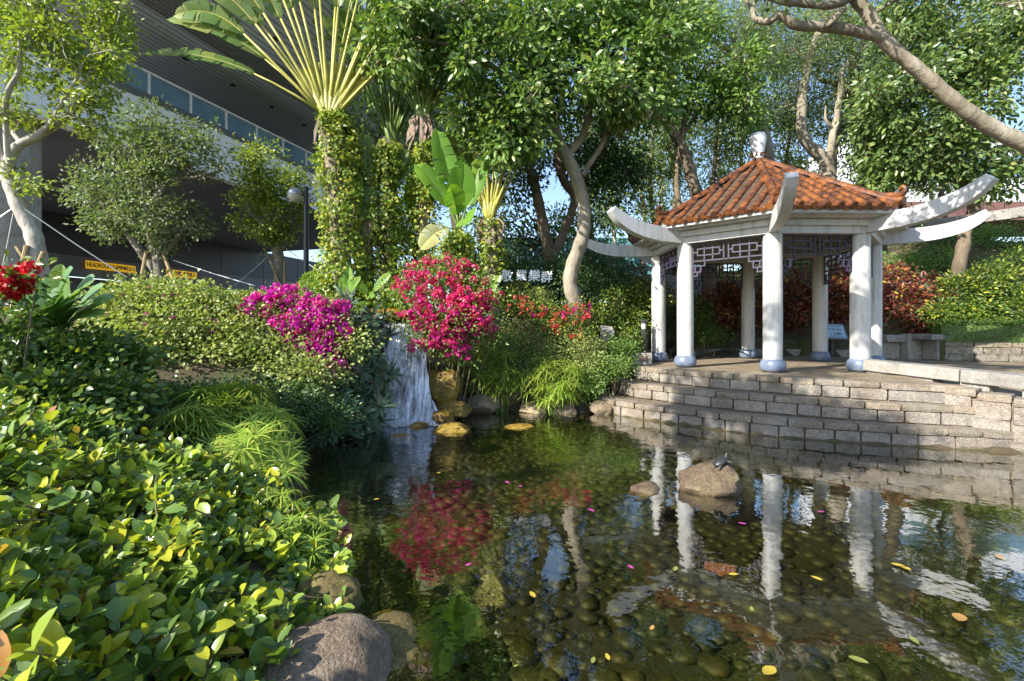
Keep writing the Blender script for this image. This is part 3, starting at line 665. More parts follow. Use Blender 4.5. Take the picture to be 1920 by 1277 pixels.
# lattice friezes between the columns
def frieze(a, b):
    pa, pb = pol(RC, a)[:2], pol(RC, b)[:2]; d = unit(pb-pa); Lc = np.linalg.norm(pb-pa); x0, x1 = .165, Lc-.165; W_ = x1-x0; H_ = .36; m_ = MB()
    ang = math.atan2(d[1], d[0])
    def bar(ax, az, bx, bz, t_=.026):
        cx, cz = (ax+bx)/2, (az+bz)/2; p = pa+d*(x0+cx)
        jt = .03+.002*((len(m_.V)) % 3)
        m_.box((p[0], p[1], CT-cz), (abs(bx-ax)+t_ if abs(bx-ax) > .001 else t_, jt, abs(bz-az)+t_*.98 if abs(bz-az) > .001 else t_), ang)
    bar(0, .02, W_, .02); bar(0, H_, W_, H_); bar(.0, .0, .0, H_+.12); bar(W_, 0, W_, H_+.12)
    for s0, s1_ in ((.02, W_/2-.045), (W_/2+.045, W_-.02)):
        w_ = s1_-s0; bar(s1_ if s0 < W_/3 else s0, 0, s1_ if s0 < W_/3 else s0, H_)
        a0, a1 = s0+w_*.13, s1_-w_*.13
        bar(a0, .12, a1, .12); bar(a0, .25, a1, .25); bar(a0, .12, a0, .25); bar(a1, .12, a1, .25); bar(s0, .185, a0, .185); bar(a1, .185, s1_, .185)
        for q_ in (.36, .64): bar(s0+w_*q_, 0, s0+w_*q_, H_)
    for sg, xo in ((1, 0), (-1, W_)):
        bar(xo, H_+.10, xo+sg*.24, H_+.10); bar(xo+sg*.24, H_, xo+sg*.24, H_+.10)
        bar(xo, H_+.22, xo+sg*.16, H_+.22); bar(xo+sg*.05, H_+.10, xo+sg*.05, H_+.22); bar(xo+sg*.16, H_+.10, xo+sg*.16, H_+.22)
        bar(xo, H_+.10, xo, H_+.30); bar(xo, H_+.30, xo+sg*.09, H_+.30); bar(xo+sg*.09, H_+.22, xo+sg*.09, H_+.30)
    m_.build('lattice_frieze', 'lattice_paint', pav)
for i in range(8): frieze(ANG[i], ANG[(i+1) % 8])

pav.location = (PC[0]*KP, PC[1]*KP, TOPZ); pav.scale = (KP, KP, KP)

# ---------------------------------------------------------------- building on the far side
BD = np.array([.2953, .9554, 0]); BN = np.array([.9554, -.2953, 0]); BQ = np.array([-14.5, 21.5, 0])
def bp_(s, o, z): p = BQ+BD*s+BN*o; return np.array([p[0], p[1], z+CZ])
def slab(m_, s0, s1, o0, o1, z0, z1):
    V = [bp_(s, o, z) for z in (z0, z1) for s, o in ((s0, o0), (s0, o1), (s1, o1), (s1, o0))]
    return m_.addmesh(V, [(0, 1, 2, 3), (7, 6, 5, 4), (0, 4, 5, 1), (1, 5, 6, 2), (2, 6, 7, 3), (3, 7, 4, 0)])
bld = thing('station_building', 'large modern building with white deck band, glass balustrade and deep grey soffit', 'building', (-14.5, 21.5, 1.2))
S0, S1 = -9, 21
slab(MB(), S0, S1, -.5, 0, 7.2, 9.35).build('deck_band', 'facade_white', bld)
slab(MB(), S0, S1, -.3, .06, 9.352, 9.62).build('deck_edge', 'facade_dark', bld)
slab(MB(), S0, S1, -.1, .0, 10.50, 10.60).build('handrail', 'white_metal', bld)
ss = np.arange(S0, S1+.1, 1.85)
for s_ in ss: slab(MB(), s_-.05, s_+.05, -.11, .01, 9.622, 10.498).build('baluster_post', 'white_metal', bld)
for a, b in zip(ss[:-1], ss[1:]): slab(MB(), a+.055, b-.055, -.06, -.045, 9.64, 10.48).build('glass_pane', 'pane_glass', bld)
slab(MB(), S0, S1, -16.5, -.502, 7.24, 7.6).build('lower_soffit', 'facade_dark', bld)
sf = slab(MB(), S0, S1, -14, 9, 12.6, 13.4).build('upper_soffit', 'soffit_grey', bld)
for o in np.arange(-4, 9, .32): slab(MB(), S0, S1, o, o+.05, 12.588, 12.602).build('soffit_joint', 'soffit_line', sf)
for o in np.arange(1.0, 2.7, .2): slab(MB(), S0, S1, o, o+.12, 12.55, 12.585).build('grille_slat', 'soffit_line', sf)
for i, s_ in enumerate(np.arange(-7, 20, 2.6)):
    for o in (-1.0, 4.2, 6.6):
        p = bp_(s_+(.8 if o > 5 else 0), o, 12.54); MB().lathe([(.13, 0), (.13, .05)], p, 12).build('downlight', 'sign_black', sf)
slab(MB(), S0, S1, -14.2, -13.8, 7.6, 12.6).build('rear_wall', 'facade_dark', bld)
for s_ in np.arange(-16, 34, 4.6):
    slab(MB(), s_+.03, s_+4.57, -16.4, -16.1, 4.75, 7.24).build('wall_panel', 'panel_dark', bld)
    slab(MB(), s_+.03, s_+4.57, -16.4, -16.05, 3.35, 4.68).build('lintel_panel', 'facade_dark', bld)
slab(MB(), -16, 34, -18, -17.6, -1, 3.4).build('portal_back', 'panel_dark', bld)
slab(MB(), -16, 34, -16.35, -16.12, 4.68, 4.75).build('shadow_gap', 'sign_black', bld)
def qpos(px, const): q_ = (px-960)/F; d = const/(q_-.309); return q_*d, d
for px, r_ in ((8, .95), (634, .75)):
    x, y = qpos(px, -23.2); MB().lathe([(r_, 0), (r_, 8.9)], (x, y, 0), 36).build('pillar', 'concrete', bld, True)
slab(MB(), 14.5, 30, -11, -10.7, -1, 2.2).build('low_wall', 'concrete_dark', bld)
for a, b, z in ((-5, -3.8, 2.9), (-.5, .6, 2.9), (4, 4.9, 2.9)):
    slab(MB(), a, b, -17.2, -16.9, z, z+.12).build('tube_light', 'letter_white', bld)
def text(body, size, M, mat, parent, ext=.01, name='lettering', bold=.0, shear=0):
    cu = bpy.data.curves.new(name, 'FONT'); cu.body = body; cu.size = size; cu.extrude = ext; cu.align_x = 'CENTER'; cu.align_y = 'CENTER'; cu.bevel_depth = bold; cu.bevel_resolution = 0; cu.shear = shear
    o = bpy.data.objects.new(name, cu); COL.objects.link(o); dg = bpy.context.evaluated_depsgraph_get(); dg.update()
    me = bpy.data.meshes.new_from_object(o.evaluated_get(dg)); bpy.data.objects.remove(o); me.name = name; me.materials.clear(); me.materials.append(MAT[mat])
    o = bpy.data.objects.new(name, me); o.matrix_basis = Matrix.Translation(Vector(-root_of(parent))) @ M; return link_obj(o, parent)
def hang_sign(name, label, px0, px1, zc, h, parts):
    x0, y0 = qpos(px0, -37.85); x1, y1 = qpos(px1, -37.85); a, b = np.array([x0, y0, zc]), np.array([x1, y1, zc]); c = (a+b)/2+BN*.14; L = np.linalg.norm(b-a)
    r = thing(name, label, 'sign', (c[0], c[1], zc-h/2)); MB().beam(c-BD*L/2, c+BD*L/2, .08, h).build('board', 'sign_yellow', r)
    for body, u, size, mat in parts: text(body, size, frame(c+BD*(u*L)+BN*.05, BD, (0, 0, 1), BN, (.62 if ord(body[0]) < 999 else .8, 1, 1)), mat, r, .006, bold=.007)
    return r, c, L
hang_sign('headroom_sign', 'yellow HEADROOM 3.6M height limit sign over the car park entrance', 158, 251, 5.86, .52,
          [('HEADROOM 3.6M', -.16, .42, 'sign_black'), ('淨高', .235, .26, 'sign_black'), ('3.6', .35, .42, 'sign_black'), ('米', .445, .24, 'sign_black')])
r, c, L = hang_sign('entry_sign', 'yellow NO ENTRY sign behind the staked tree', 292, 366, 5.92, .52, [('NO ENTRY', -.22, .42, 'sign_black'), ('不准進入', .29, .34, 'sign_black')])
disc = MB(); disc.tube([c+BD*(.045*L)+BN*.04, c+BD*(.045*L)+BN*.055], .2, 20); disc.build('disc', 'sign_red', r)
MB().beam(c+BD*(.045*L-.12)+BN*.062, c+BD*(.045*L+.12)+BN*.062, .012, .06).build('bar', 'letter_white', r)
# paved forecourt before and under the building
MB().addmesh([bp_(-30, -40, .25-.2), bp_(-30, 2.5, .25-.2), bp_(45, 2.5, .45), bp_(45, -40, .45)], [(0, 1, 2, 3)]).build('forecourt_pavement', 'concrete').__setitem__('kind', 'structure')
# ---------------------------------------------------------------- plant helpers
def lobe_points(lobes, n, shell=.55):               # points in ellipsoids given as (px, py, d, rx px, ry px, rd m)
    vol = np.array([m_of(l[3], l[2])*m_of(l[4], l[2])*l[5] for l in lobes])**.62; vol /= vol.sum()
    ids = RG.choice(len(lobes), n, p=vol); P = np.zeros((n, 3)); C = np.zeros((n, 3))
    dirs = unit(RG.normal(size=(n, 3))); rr = shell+(1-shell)*RG.random(n)**.6
    rr = np.where(RG.random(n) < .25, RG.random(n)**.5, rr)
    for k, l in enumerate(lobes):
        m = ids == k; c = at(*l[:3]); R = np.array([m_of(l[3], l[2]), l[5], m_of(l[4], l[2])])
        P[m] = c+dirs[m]*rr[m][:, None]*R; C[m] = c
    return P, C, ids
def clump_leaves(cent, per, subr, flat=.75, up=.8, droop=.15, outw=None):
    n = len(cent); c = np.repeat(cent, per, 0); o = RG.normal(size=(n*per, 3))*np.array([1, 1, flat])*subr*.5
    P = c+o; T = unit(o)*.8+rdir(n*per)*.7; T[:, 2] -= droop
    if outw is not None: T = T+np.repeat(outw, per, 0)*.6
    N = rdir(n*per)*.75+np.array(SUN)*.55; N[:, 2] += up*.55
    return P, T, N
def link_twig(mb, skel, c, r0=.018, r1=.006, sides=4):
    d2 = np.sum((skel[:, :3]-c)**2, 1)+np.maximum(0, skel[:, 2]-c[2]+.1)*.6; j = int(np.argmin(d2)); p = skel[j, :3]
    L = np.linalg.norm(c-p)
    if L < .05: return None
    m = (p+c)/2+RG.normal(size=3)*L*.09+np.array([0, 0, L*.06]); m1 = p*.72+c*.28+RG.normal(size=3)*L*.05
    pts = np.array([p, m1, m, c]); rr = np.linspace(min(r0, skel[j, 3]*.8), r1, 4); mb.tube(pts, rr, sides, False)
    return np.c_[pts, rr]
def tree(name, label, limbs, lobes, leafmat, bark, L=.13, W=None, nsub=150, per=24, subr=.45, kind='d4', group=None, up=.8, droop=.15, branch_r=.05, cat='tree', shell=.5, ground=True, wob=.05, twig_r=.018, flat=.75, sat=3):
    lobes = [(l[0], l[1], l[2], l[3]*.86, l[4]*.86, l[5]*.9) for l in lobes]
    for l in list(lobes):                              # small satellite sprays break the outline
        for _ in range(sat):
            v = unit(RG.normal(size=3)); k = RG.uniform(1.0, 1.35); s_ = RG.uniform(.28, .5)
            lobes.append((l[0]+v[0]*l[3]*k, l[1]+v[2]*l[4]*k, l[2]+v[1]*l[5]*k, l[3]*s_, l[4]*s_*.8, l[5]*s_))
    base = at(*limbs[0][0][:3]); gz = hgt(base[0], base[1]) if ground else base[2]
    root = thing(name, label, cat, (base[0], base[1], gz), group); tm = MB(); skel = []
    for i, lb in enumerate(limbs):
        R = np.array([np.r_[at(*p[:3]), p[3]] for p in lb])
        if i == 0 and ground:
            R = np.vstack([[base[0], base[1], gz-.15, lb[0][3]*1.35], [base[0], base[1], gz+.12, lb[0][3]*1.12], R]) if base[2] > gz+.25 else np.vstack([[base[0], base[1], gz-.2, lb[0][3]*1.3], R])
        S = smooth_line(R, 6); S[:, :3] = wobble(S[:, :3], wob, i*3.7+base[0]); S[:, 3] = np.maximum(S[:, 3]*(1+.06*np.sin(np.arange(len(S))*1.7+i)), .006)
        tm.tube(S[:, :3], S[:, 3], 10); skel.append(S[len(S)//3:] if i == 0 else S)
    skel = np.concatenate(skel); bm_ = MB()
    for l in lobes:
        q_ = link_twig(bm_, skel, at(*l[:3]), branch_r, branch_r*.35, 6)
        if q_ is not None: skel = np.vstack([skel, smooth_line(q_, 4)])
    cent, C, ids = lobe_points(lobes, nsub, shell)
    for c in cent: link_twig(bm_, skel, c, twig_r, .005)
    tk = tm.build('trunk', bark, root, True, None)
    bm_.build('branches', bark, root, True, None, 'stuff')
    P, T, N = clump_leaves(cent, per, subr, flat, up, droop, unit(cent-C))
    leaf_part('crown', root, P, T, N, L*RG.uniform(.7, 1.2, len(P)), (W or L*.5)*RG.uniform(.8, 1.15, len(P)), leafmat, kind)
    return root
def shrub(name, label, lobes, mats, L, nsub, per, subr, W=None, kind='d4', cat='shrub', group=None, up=.8, droop=.1, stems=8, shell=.7, **kw):
    c = np.mean([at(*l[:3]) for l in lobes], 0); gz = hgt(c[0], c[1])
    root = thing(name, label, cat, (c[0], c[1], gz), group); cent, C, ids = lobe_points(lobes, nsub, shell)
    g = terrain(cent[:, 0], cent[:, 1])+.02; cent[:, 2] = np.maximum(cent[:, 2], np.maximum(g, .03))
    sm = MB()
    for k in RG.choice(len(cent), min(len(cent), stems*3), replace=False):
        b = np.array([c[0]+(cent[k, 0]-c[0])*.35, c[1]+(cent[k, 1]-c[1])*.35, 0]); b[2] = max(hgt(b[0], b[1]), 0)-.05
        if b[2] > cent[k, 2]: b[2] = cent[k, 2]-.15
        m = (b+cent[k])/2+RG.normal(size=3)*.06; sm.tube(np.array([b, m, cent[k]]), [.018, .012, .005], 4, False)
    sm.build('stems', 'twig', root, True, None)
    P, T, N = clump_leaves(cent, per, subr, .7, up, droop, unit(cent-C)); P[:, 2] = np.maximum(P[:, 2], .02)
    leaf_part('leaves', root, P, T, N, L*RG.uniform(.65, 1.2, len(P)), (W or L*.55)*RG.uniform(.8, 1.2, len(P)), mats, kind, **kw)
    return root, cent, C
def cluster_meshes(mat, L=.055, n=13, r=.075, nvar=4, name='flower_cluster'):
    out = []
    for k in range(nvar):
        D = rdir(n, .25); P = D*r*RG.uniform(.35, 1, (n, 1)); T = unit(np.cross(D, rdir(n)))+D*.5
        out.append(leaf_mesh(name, P-T*L*.4, T, D+rdir(n)*.3, L*RG.uniform(.8, 1.25, n), L*.8, mat, 'l8', fold=.3, curl=.1))
    return out
def put_clusters(root, name, meshes, lobes, n, s=(.8, 1.3), face=None, shell=.9):
    P, C, ids = lobe_points(lobes, n*4, shell); D = unit(P-C)
    v = unit(np.array([0, 0, CZ])-P); sc_ = np.sum(D*v, 1)+.35*D[:, 2]+RG.normal(size=len(P))*.35; o = np.argsort(-sc_)[:n]
    P = P[o]; P[:, 2] = np.maximum(P[:, 2], np.maximum(terrain(P[:, 0], P[:, 1]), 0)+.04)
    for i, p in enumerate(P):
        k = RG.uniform(*s); ms = meshes[i % len(meshes)]
        inst(name, ms, root, Matrix.Translation(Vector(p)) @ Matrix.Rotation(RG.uniform(0, 6.28), 4, 'Z') @ Matrix.Rotation(RG.uniform(-.7, .7), 4, 'X') @ Matrix.Scale(k, 4))

# ---------------------------------------------------------------- rocks and waterfall
ROCKV = {}
def boulder(name, label, p, r, mat, seed, rz=0., amp=.28, flat=0, group='rocks around the pond', facets=True, sub=4):
    V, Fc = ico(sub, seed, amp); 
    if facets:                                        # break the roundness with a few cleaved planes
        rg = np.random.default_rng(seed+5)
        for _ in range(7):
            n = unit(rg.normal(size=3)); d = rg.uniform(.62, .88); s = V@n-d; V = V-np.outer(np.maximum(s, 0)*.9, n)
    V = V+np.array([mnoise.noise(Vector(v*4+seed))*.07+mnoise.noise(Vector(v*9+seed))*.045+mnoise.noise(Vector(v*19+seed))*.02 for v in V])[:, None]*V
    V = V*np.array(r); ca, sa = math.cos(rz), math.sin(rz); V = V@np.array([[ca, sa, 0], [-sa, ca, 0], [0, 0, 1]])
    m_ = MB(); m_.addmesh(V, Fc); me = m_.mesh(name, mat, True, 28 if facets else 60)
    o = bpy.data.objects.new(name, me); o.location = tuple(float(v) for v in p); link_obj(o); return props(o, label, 'rock', group)
def rk(label, px, py, d, rx, ry, mat, seed, rd=None, **kw):
    p = at(px, py, d); boulder('boulder', label, p, (m_of(rx, d), rd or m_of(rx, d)*.8, m_of(ry, d)), mat, seed, **kw)
rk('tan boulder under the trailing red bougainvillea, upper of two beside the waterfall', 826, 664, 9.45, 36, 24, 'boulder_beige', 1)
rk('big mossy golden boulder at the right side of the waterfall', 828, 724, 9.15, 36, 36, 'boulder_gold', 2)
rk('brown boulder left of the waterfall under the dark strappy leaves', 704, 705, 9.1, 26, 38, 'boulder_ochre', 3)
rk('wet brown boulder in the middle of the falling water', 758, 706, 9.32, 34, 34, 'boulder_ochre', 4)
rk('wet boulder at the foot of the waterfall with water spilling over', 742, 765, 9.05, 38, 28, 'boulder_ochre', 5)
rk('rounded wet boulder behind the lower right of the falling water', 788, 752, 9.25, 30, 36, 'boulder_ochre', 6)
rk('dark boulder at the water edge left of the waterfall foot', 706, 772, 8.85, 22, 28, 'boulder_ochre', 7)
rk('backing boulder hidden behind the upper waterfall curtain', 752, 645, 9.75, 48, 44, 'boulder_ochre', 8)
rk('flat ochre ledge stone over which the stream pours', 736, 594, 10.0, 56, 14, 'boulder_ledge', 9, rd=.8, amp=.12, facets=False)
rk('low mossy stone right of the waterfall foot', 850, 765, 9.0, 36, 16, 'boulder_ochre', 10)
rk('golden stone poking out of the water just below the waterfall', 828, 783, 8.6, 24, 15, 'boulder_gold', 11)
rk('largest golden stone lying awash in front of the waterfall', 852, 806, 8.1, 38, 13, 'boulder_gold', 12)
rk('small golden stone awash left of the bigger golden ones', 786, 800, 8.3, 20, 9, 'boulder_gold', 13)
rk('flat golden stone awash nearest the dark left bank', 752, 824, 7.6, 27, 10, 'boulder_gold', 14)
rk('slim golden stone awash farthest right of the golden stones', 974, 802, 8.3, 28, 8, 'boulder_gold', 15)
rk('beige bank stone next to the waterfall boulders', 905, 762, 9.75, 34, 22, 'boulder_beige', 16)
rk('beige bank stone between the two papyrus clumps', 1000, 768, 9.75, 26, 16, 'boulder_beige', 17)
rk('beige bank stone under the right papyrus clump', 1058, 772, 9.7, 26, 16, 'boulder_beige', 18)
rk('pale pointed bank stone at the left end of the terrace steps', 1132, 768, 9.6, 25, 19, 'boulder_beige', 19)
rk('shadowed bank stone behind the left papyrus clump', 940, 738, 10.2, 42, 24, 'boulder_beige', 31)
rk('small brown stone in the water left of the turtle rock', 1212, 921, 5.1, 34, 17, 'boulder_turtle', 20, rz=.5)
boulder('boulder', 'angular brown rock in the pond with a turtle on it', at(1337, 908, 5.1)+np.array([0, 0, -.02]), (.36, .27, .25), 'boulder_turtle', 27, rz=.3, amp=.3, group='rocks around the pond')
rk('large speckled granite boulder at the bottom edge of the pond', 600, 1290, 2.35, 140, 96, 'boulder_granite', 22, rd=.42, facets=False, amp=.2)
rk('dark mossy boulder beside the speckled granite one', 700, 1262, 2.6, 125, 78, 'boulder_moss', 23, rd=.4, facets=False, amp=.2)
rk('dark mossy boulder under the overhanging glossy leaves', 612, 1140, 2.95, 66, 62, 'boulder_moss', 24, facets=False)
rk('half hidden rock between the leaves and the granite boulder', 545, 1170, 2.75, 40, 40, 'boulder_granite', 25)
brk = MB(); brk.box(at(1350, 990, 4.15)+np.array([0, 0, -.36]), (.24, .1, .07), -.3)
single('brick', 'reddish brick lying under the water beyond the turtle rock', 'brick', brk, 'brick_red')

wf = thing('waterfall', 'white waterfall pouring over brown boulders into the pond', 'waterfall', (-1.95, 9.1, 0))
def sheet(name, u0, u1, prof, wid, seed, nu=26, nv=46, parent=wf):
    P = smooth_line(prof, 8); s = np.linspace(0, len(P)-1, nv); row = np.stack([np.interp(s, np.arange(len(P)), P[:, i]) for i in range(3)], 1); V = []
    for j in range(nv):
        f = j/(nv-1); w_ = wid[0]+(wid[1]-wid[0])*f**1.3
        for i in range(nu):
            u = u0+(u1-u0)*i/(nu-1); x = row[j, 0]+u*w_
            n_ = mnoise.noise(Vector((x*6+seed, f*2.0, seed)))*.06+mnoise.noise(Vector((x*17+seed, f*3.0, 3+seed)))*.02
            V.append((x+.02*mnoise.noise(Vector((f*9, x*5, seed))), row[j, 1]-n_*(.3+f), row[j, 2]+.02*n_))
    idx = np.arange(nv*nu).reshape(nv, nu); q_ = np.stack([idx[:-1, :-1], idx[:-1, 1:], idx[1:, 1:], idx[1:, :-1]], -1).reshape(-1, 4)
    o = bpy.data.objects.new(name, raw_mesh(name, np.array(V)-root_of(parent), q_.ravel(), np.arange(len(q_))*4, 'fall_water')); return link_obj(o, parent)
sheet('water_curtain', -.5, .5, [(-2.12, 9.55, 1.80), (-2.12, 9.3, 1.79), (-2.10, 9.2, 1.68), (-2.06, 9.12, 1.3), (-2.02, 9.0, .85)], (.66, .74), 1)
sheet('water_curtain', -.5, .5, [(-2.10, 9.26, 1.76), (-2.08, 9.14, 1.5), (-2.02, 9.02, 1.0), (-1.98, 8.93, .6), (-1.95, 8.80, .25), (-1.93, 8.72, .0)], (.6, .92), 2)
sheet('water_curtain', -.5, .5, [(-2.02, 8.98, .95), (-1.98, 8.86, .72), (-1.95, 8.76, .45), (-1.93, 8.64, .2), (-1.92, 8.55, -.02)], (.7, 1.0), 3)
sheet('water_curtain', -.5, .5, [(-1.98, 8.84, .62), (-1.92, 8.72, .45), (-1.88, 8.6, .22), (-1.86, 8.44, -.02)], (.8, 1.35), 7)
sheet('water_curtain', -.5, .5, [(-2.25, 9.2, 1.75), (-2.22, 9.08, 1.3), (-2.2, 8.95, .8), (-2.22, 8.76, .3), (-2.24, 8.62, 0)], (.24, .45), 9, 14)
sheet('water_curtain', -.5, .5, [(-1.80, 9.2, 1.74), (-1.78, 9.08, 1.4), (-1.72, 8.95, .9), (-1.66, 8.78, .4), (-1.62, 8.66, 0)], (.26, .4), 4, 14)
fm = MB(); N_ = 26; ring = [(-1.88+(.82+.14*math.sin(k*2.3))*math.cos(k*2*math.pi/N_), 8.56+(.34+.08*math.sin(k*3.1))*math.sin(k*2*math.pi/N_), .012) for k in range(N_)]
fm.addmesh([(-1.92, 8.6, .035)]+ring, [(0, k+1, (k+1) % N_+1) for k in range(N_)]); fm.build('foam', 'foam', wf, True)
dr = np.c_[RG.normal(-1.92, .36, 900), RG.normal(8.62, .13, 900), np.abs(RG.normal(0, .11, 900))+.01]
V, lo, st = leaf_arrays(dr, rdir(900), rdir(900), RG.uniform(.008, .03, 900), .010, 'd4')
o = link_obj(bpy.data.objects.new('spray', raw_mesh('spray', V-root_of(wf), lo, st, 'letter_white')), wf); o['kind'] = 'stuff'

# ---------------------------------------------------------------- turtle
tp_ = at(1351, 868, 5.08); tur = thing('turtle', 'small dark turtle basking on the pond rock with its neck stretched', 'turtle', tp_)
fw = unit(np.array([.62, .18, .30])); sd_ = unit(np.cross((0, 0, 1.), fw)); upv = np.cross(fw, sd_)
def tl(x, y, z): return tp_+fw*x+sd_*y+upv*z
V, Fc = ico(3, 2, .0); V = V*np.array([.085, .066, .04]); V[:, 2] = np.where(V[:, 2] < 0, V[:, 2]*.3, V[:, 2]); V += np.array([mnoise.noise(Vector(v*40))*.003 for v in V])[:, None]
m_ = MB(); m_.addmesh([tl(*v) for v in V+np.array([0, 0, .012])], Fc); m_.build('shell', 'turtle_shell', tur, True, None)
bmm = bpy.data.meshes.new('body'); pts = [(0, 0, .0), (.05, 0, .005), (.082, 0, .018), (.10, 0, .042), (.122, 0, .055), (.06, .05, -.005), (.085, .075, -.022), (.06, -.05, -.005), (.085, -.075, -.022), (-.055, .045, -.005), (-.082, .06, -.02), (-.055, -.045, -.005), (-.082, -.06, -.02), (-.085, 0, 0), (-.115, 0, -.012)]
ed = [(0, 1), (1, 2), (2, 3), (3, 4), (1, 5), (5, 6), (1, 7), (7, 8), (0, 9), (9, 10), (0, 11), (11, 12), (0, 13), (13, 14)]
bmm.from_pydata([tuple(tl(*p)-tp_) for p in pts], ed, []); bmm.materials.append(MAT['turtle_skin']); bo = link_obj(bpy.data.objects.new('body', bmm), tur)
sk = bo.modifiers.new('skin', 'SKIN'); sk.use_smooth_shade = True
for i, r_ in enumerate((.045, .03, .015, .0135, .017, .016, .011, .016, .011, .016, .011, .016, .011, .009, .003)): bmm.skin_vertices[0].data[i].radius = (r_, r_)
bmm.skin_vertices[0].data[0].use_root = True
bo.modifiers.new('sub', 'SUBSURF').levels = 1

# ---------------------------------------------------------------- trees
tree('young_tree', 'young staked tree with pale curved trunk in front of the building, leftmost', [
    [(78, 520, 10, .165), (66, 460, 10, .155), (45, 410, 10, .145), (25, 355, 10, .135), (14, 320, 10, .12), (30, 278, 10, .09), (80, 250, 10, .085), (130, 215, 10, .07), (162, 160, 10, .06), (182, 100, 10, .045), (188, 45, 10, .03)],
    [(16, 325, 10, .10), (-2, 285, 10, .08), (-20, 210, 10, .05)], [(75, 252, 10, .06), (105, 215, 9.8, .045), (135, 160, 9.7, .03), (150, 120, 9.6, .015)], [(40, 270, 10, .05), (20, 235, 10.2, .035), (-5, 205, 10.3, .02)],
    [(20, 330, 9.95, .05), (10, 190, 9.6, .05), (32, 130, 9.5, .04), (36, 60, 9.4, .025)], [(140, 205, 10, .04), (190, 190, 10.2, .025), (230, 175, 10.3, .012)]],
    [(60, 25, 10, 60, 40, .7), (180, 20, 10, 55, 35, .7), (170, 90, 10, 55, 30, .6), (110, 130, 9.8, 60, 30, .6), (30, 120, 9.6, 45, 35, .6), (205, 150, 10, 40, 40, .5), (130, 200, 9.8, 50, 25, .5), (20, 210, 9.8, 30, 30, .5),
     (190, 240, 10.2, 50, 22, .5), (215, 60, 10, 30, 40, .4), (45, 345, 9.8, 25, 12, .2), (80, 70, 9.6, 40, 30, .5), (0, 20, 9.8, 40, 40, .5), (15, 300, 9.9, 18, 16, .2)],
    'leaf_lime', 'bark_white', L=.115, nsub=235, per=32, subr=.25, branch_r=.03, twig_r=.012)
tree('young_tree', 'bushy staked tree with twin trunk in front of the HEADROOM sign', [
    [(302, 528, 13, .16), (292, 470, 13, .14), (282, 425, 13, .12), (277, 380, 13, .10), (268, 330, 13, .10), (255, 280, 13, .06), (262, 230, 13, .03)],
    [(298, 515, 13, .11), (262, 465, 13, .10), (228, 425, 13, .085), (205, 405, 13, .07), (190, 380, 13, .04)], [(279, 385, 13, .08), (318, 345, 13, .07), (368, 332, 13, .05), (412, 322, 13, .03)],
    [(300, 490, 13, .08), (330, 450, 13, .06), (350, 415, 13, .03)]],
    [(285, 235, 13, 70, 45, .9), (225, 285, 13, 60, 40, .8), (190, 365, 13, 50, 45, .8), (260, 345, 12.8, 60, 40, .9), (270, 405, 12.6, 70, 45, .9), (345, 280, 13, 60, 35, .8), (395, 270, 13, 35, 35, .6), (385, 320, 13, 40, 20, .5),
     (335, 415, 12.8, 45, 35, .7), (205, 425, 13, 40, 30, .6), (165, 330, 13, 25, 30, .4), (305, 455, 12.8, 40, 22, .4), (290, 290, 12.8, 60, 40, .8), (370, 420, 13, 25, 18, .3)],
    'leaf_grey', 'bark_grey', L=.125, nsub=330, per=30, subr=.28, branch_r=.04)
tree('young_tree', 'small yellowish staked tree behind the street lamp', [
    [(526, 528, 14.5, .17), (521, 475, 14.5, .16), (498, 425, 14.5, .12), (470, 398, 14.5, .08), (462, 365, 14.5, .05)], [(522, 470, 14.5, .12), (543, 432, 14.5, .09), (560, 400, 14.5, .05)], [(505, 435, 14.5, .06), (498, 375, 14.5, .05), (490, 330, 14.5, .03)]],
    [(490, 300, 14.5, 42, 40, .7), (470, 350, 14.5, 40, 35, .7), (500, 360, 14.3, 45, 40, .7), (545, 345, 14.5, 38, 35, .6), (525, 405, 14.3, 50, 35, .7), (462, 410, 14.5, 28, 25, .4), (560, 385, 14.5, 28, 35, .5), (530, 440, 14.3, 40, 18, .4), (490, 480, 14.4, 14, 10, .2)],
    'leaf_lime', 'bark_grey', L=.12, nsub=240, per=30, subr=.26, branch_r=.035)
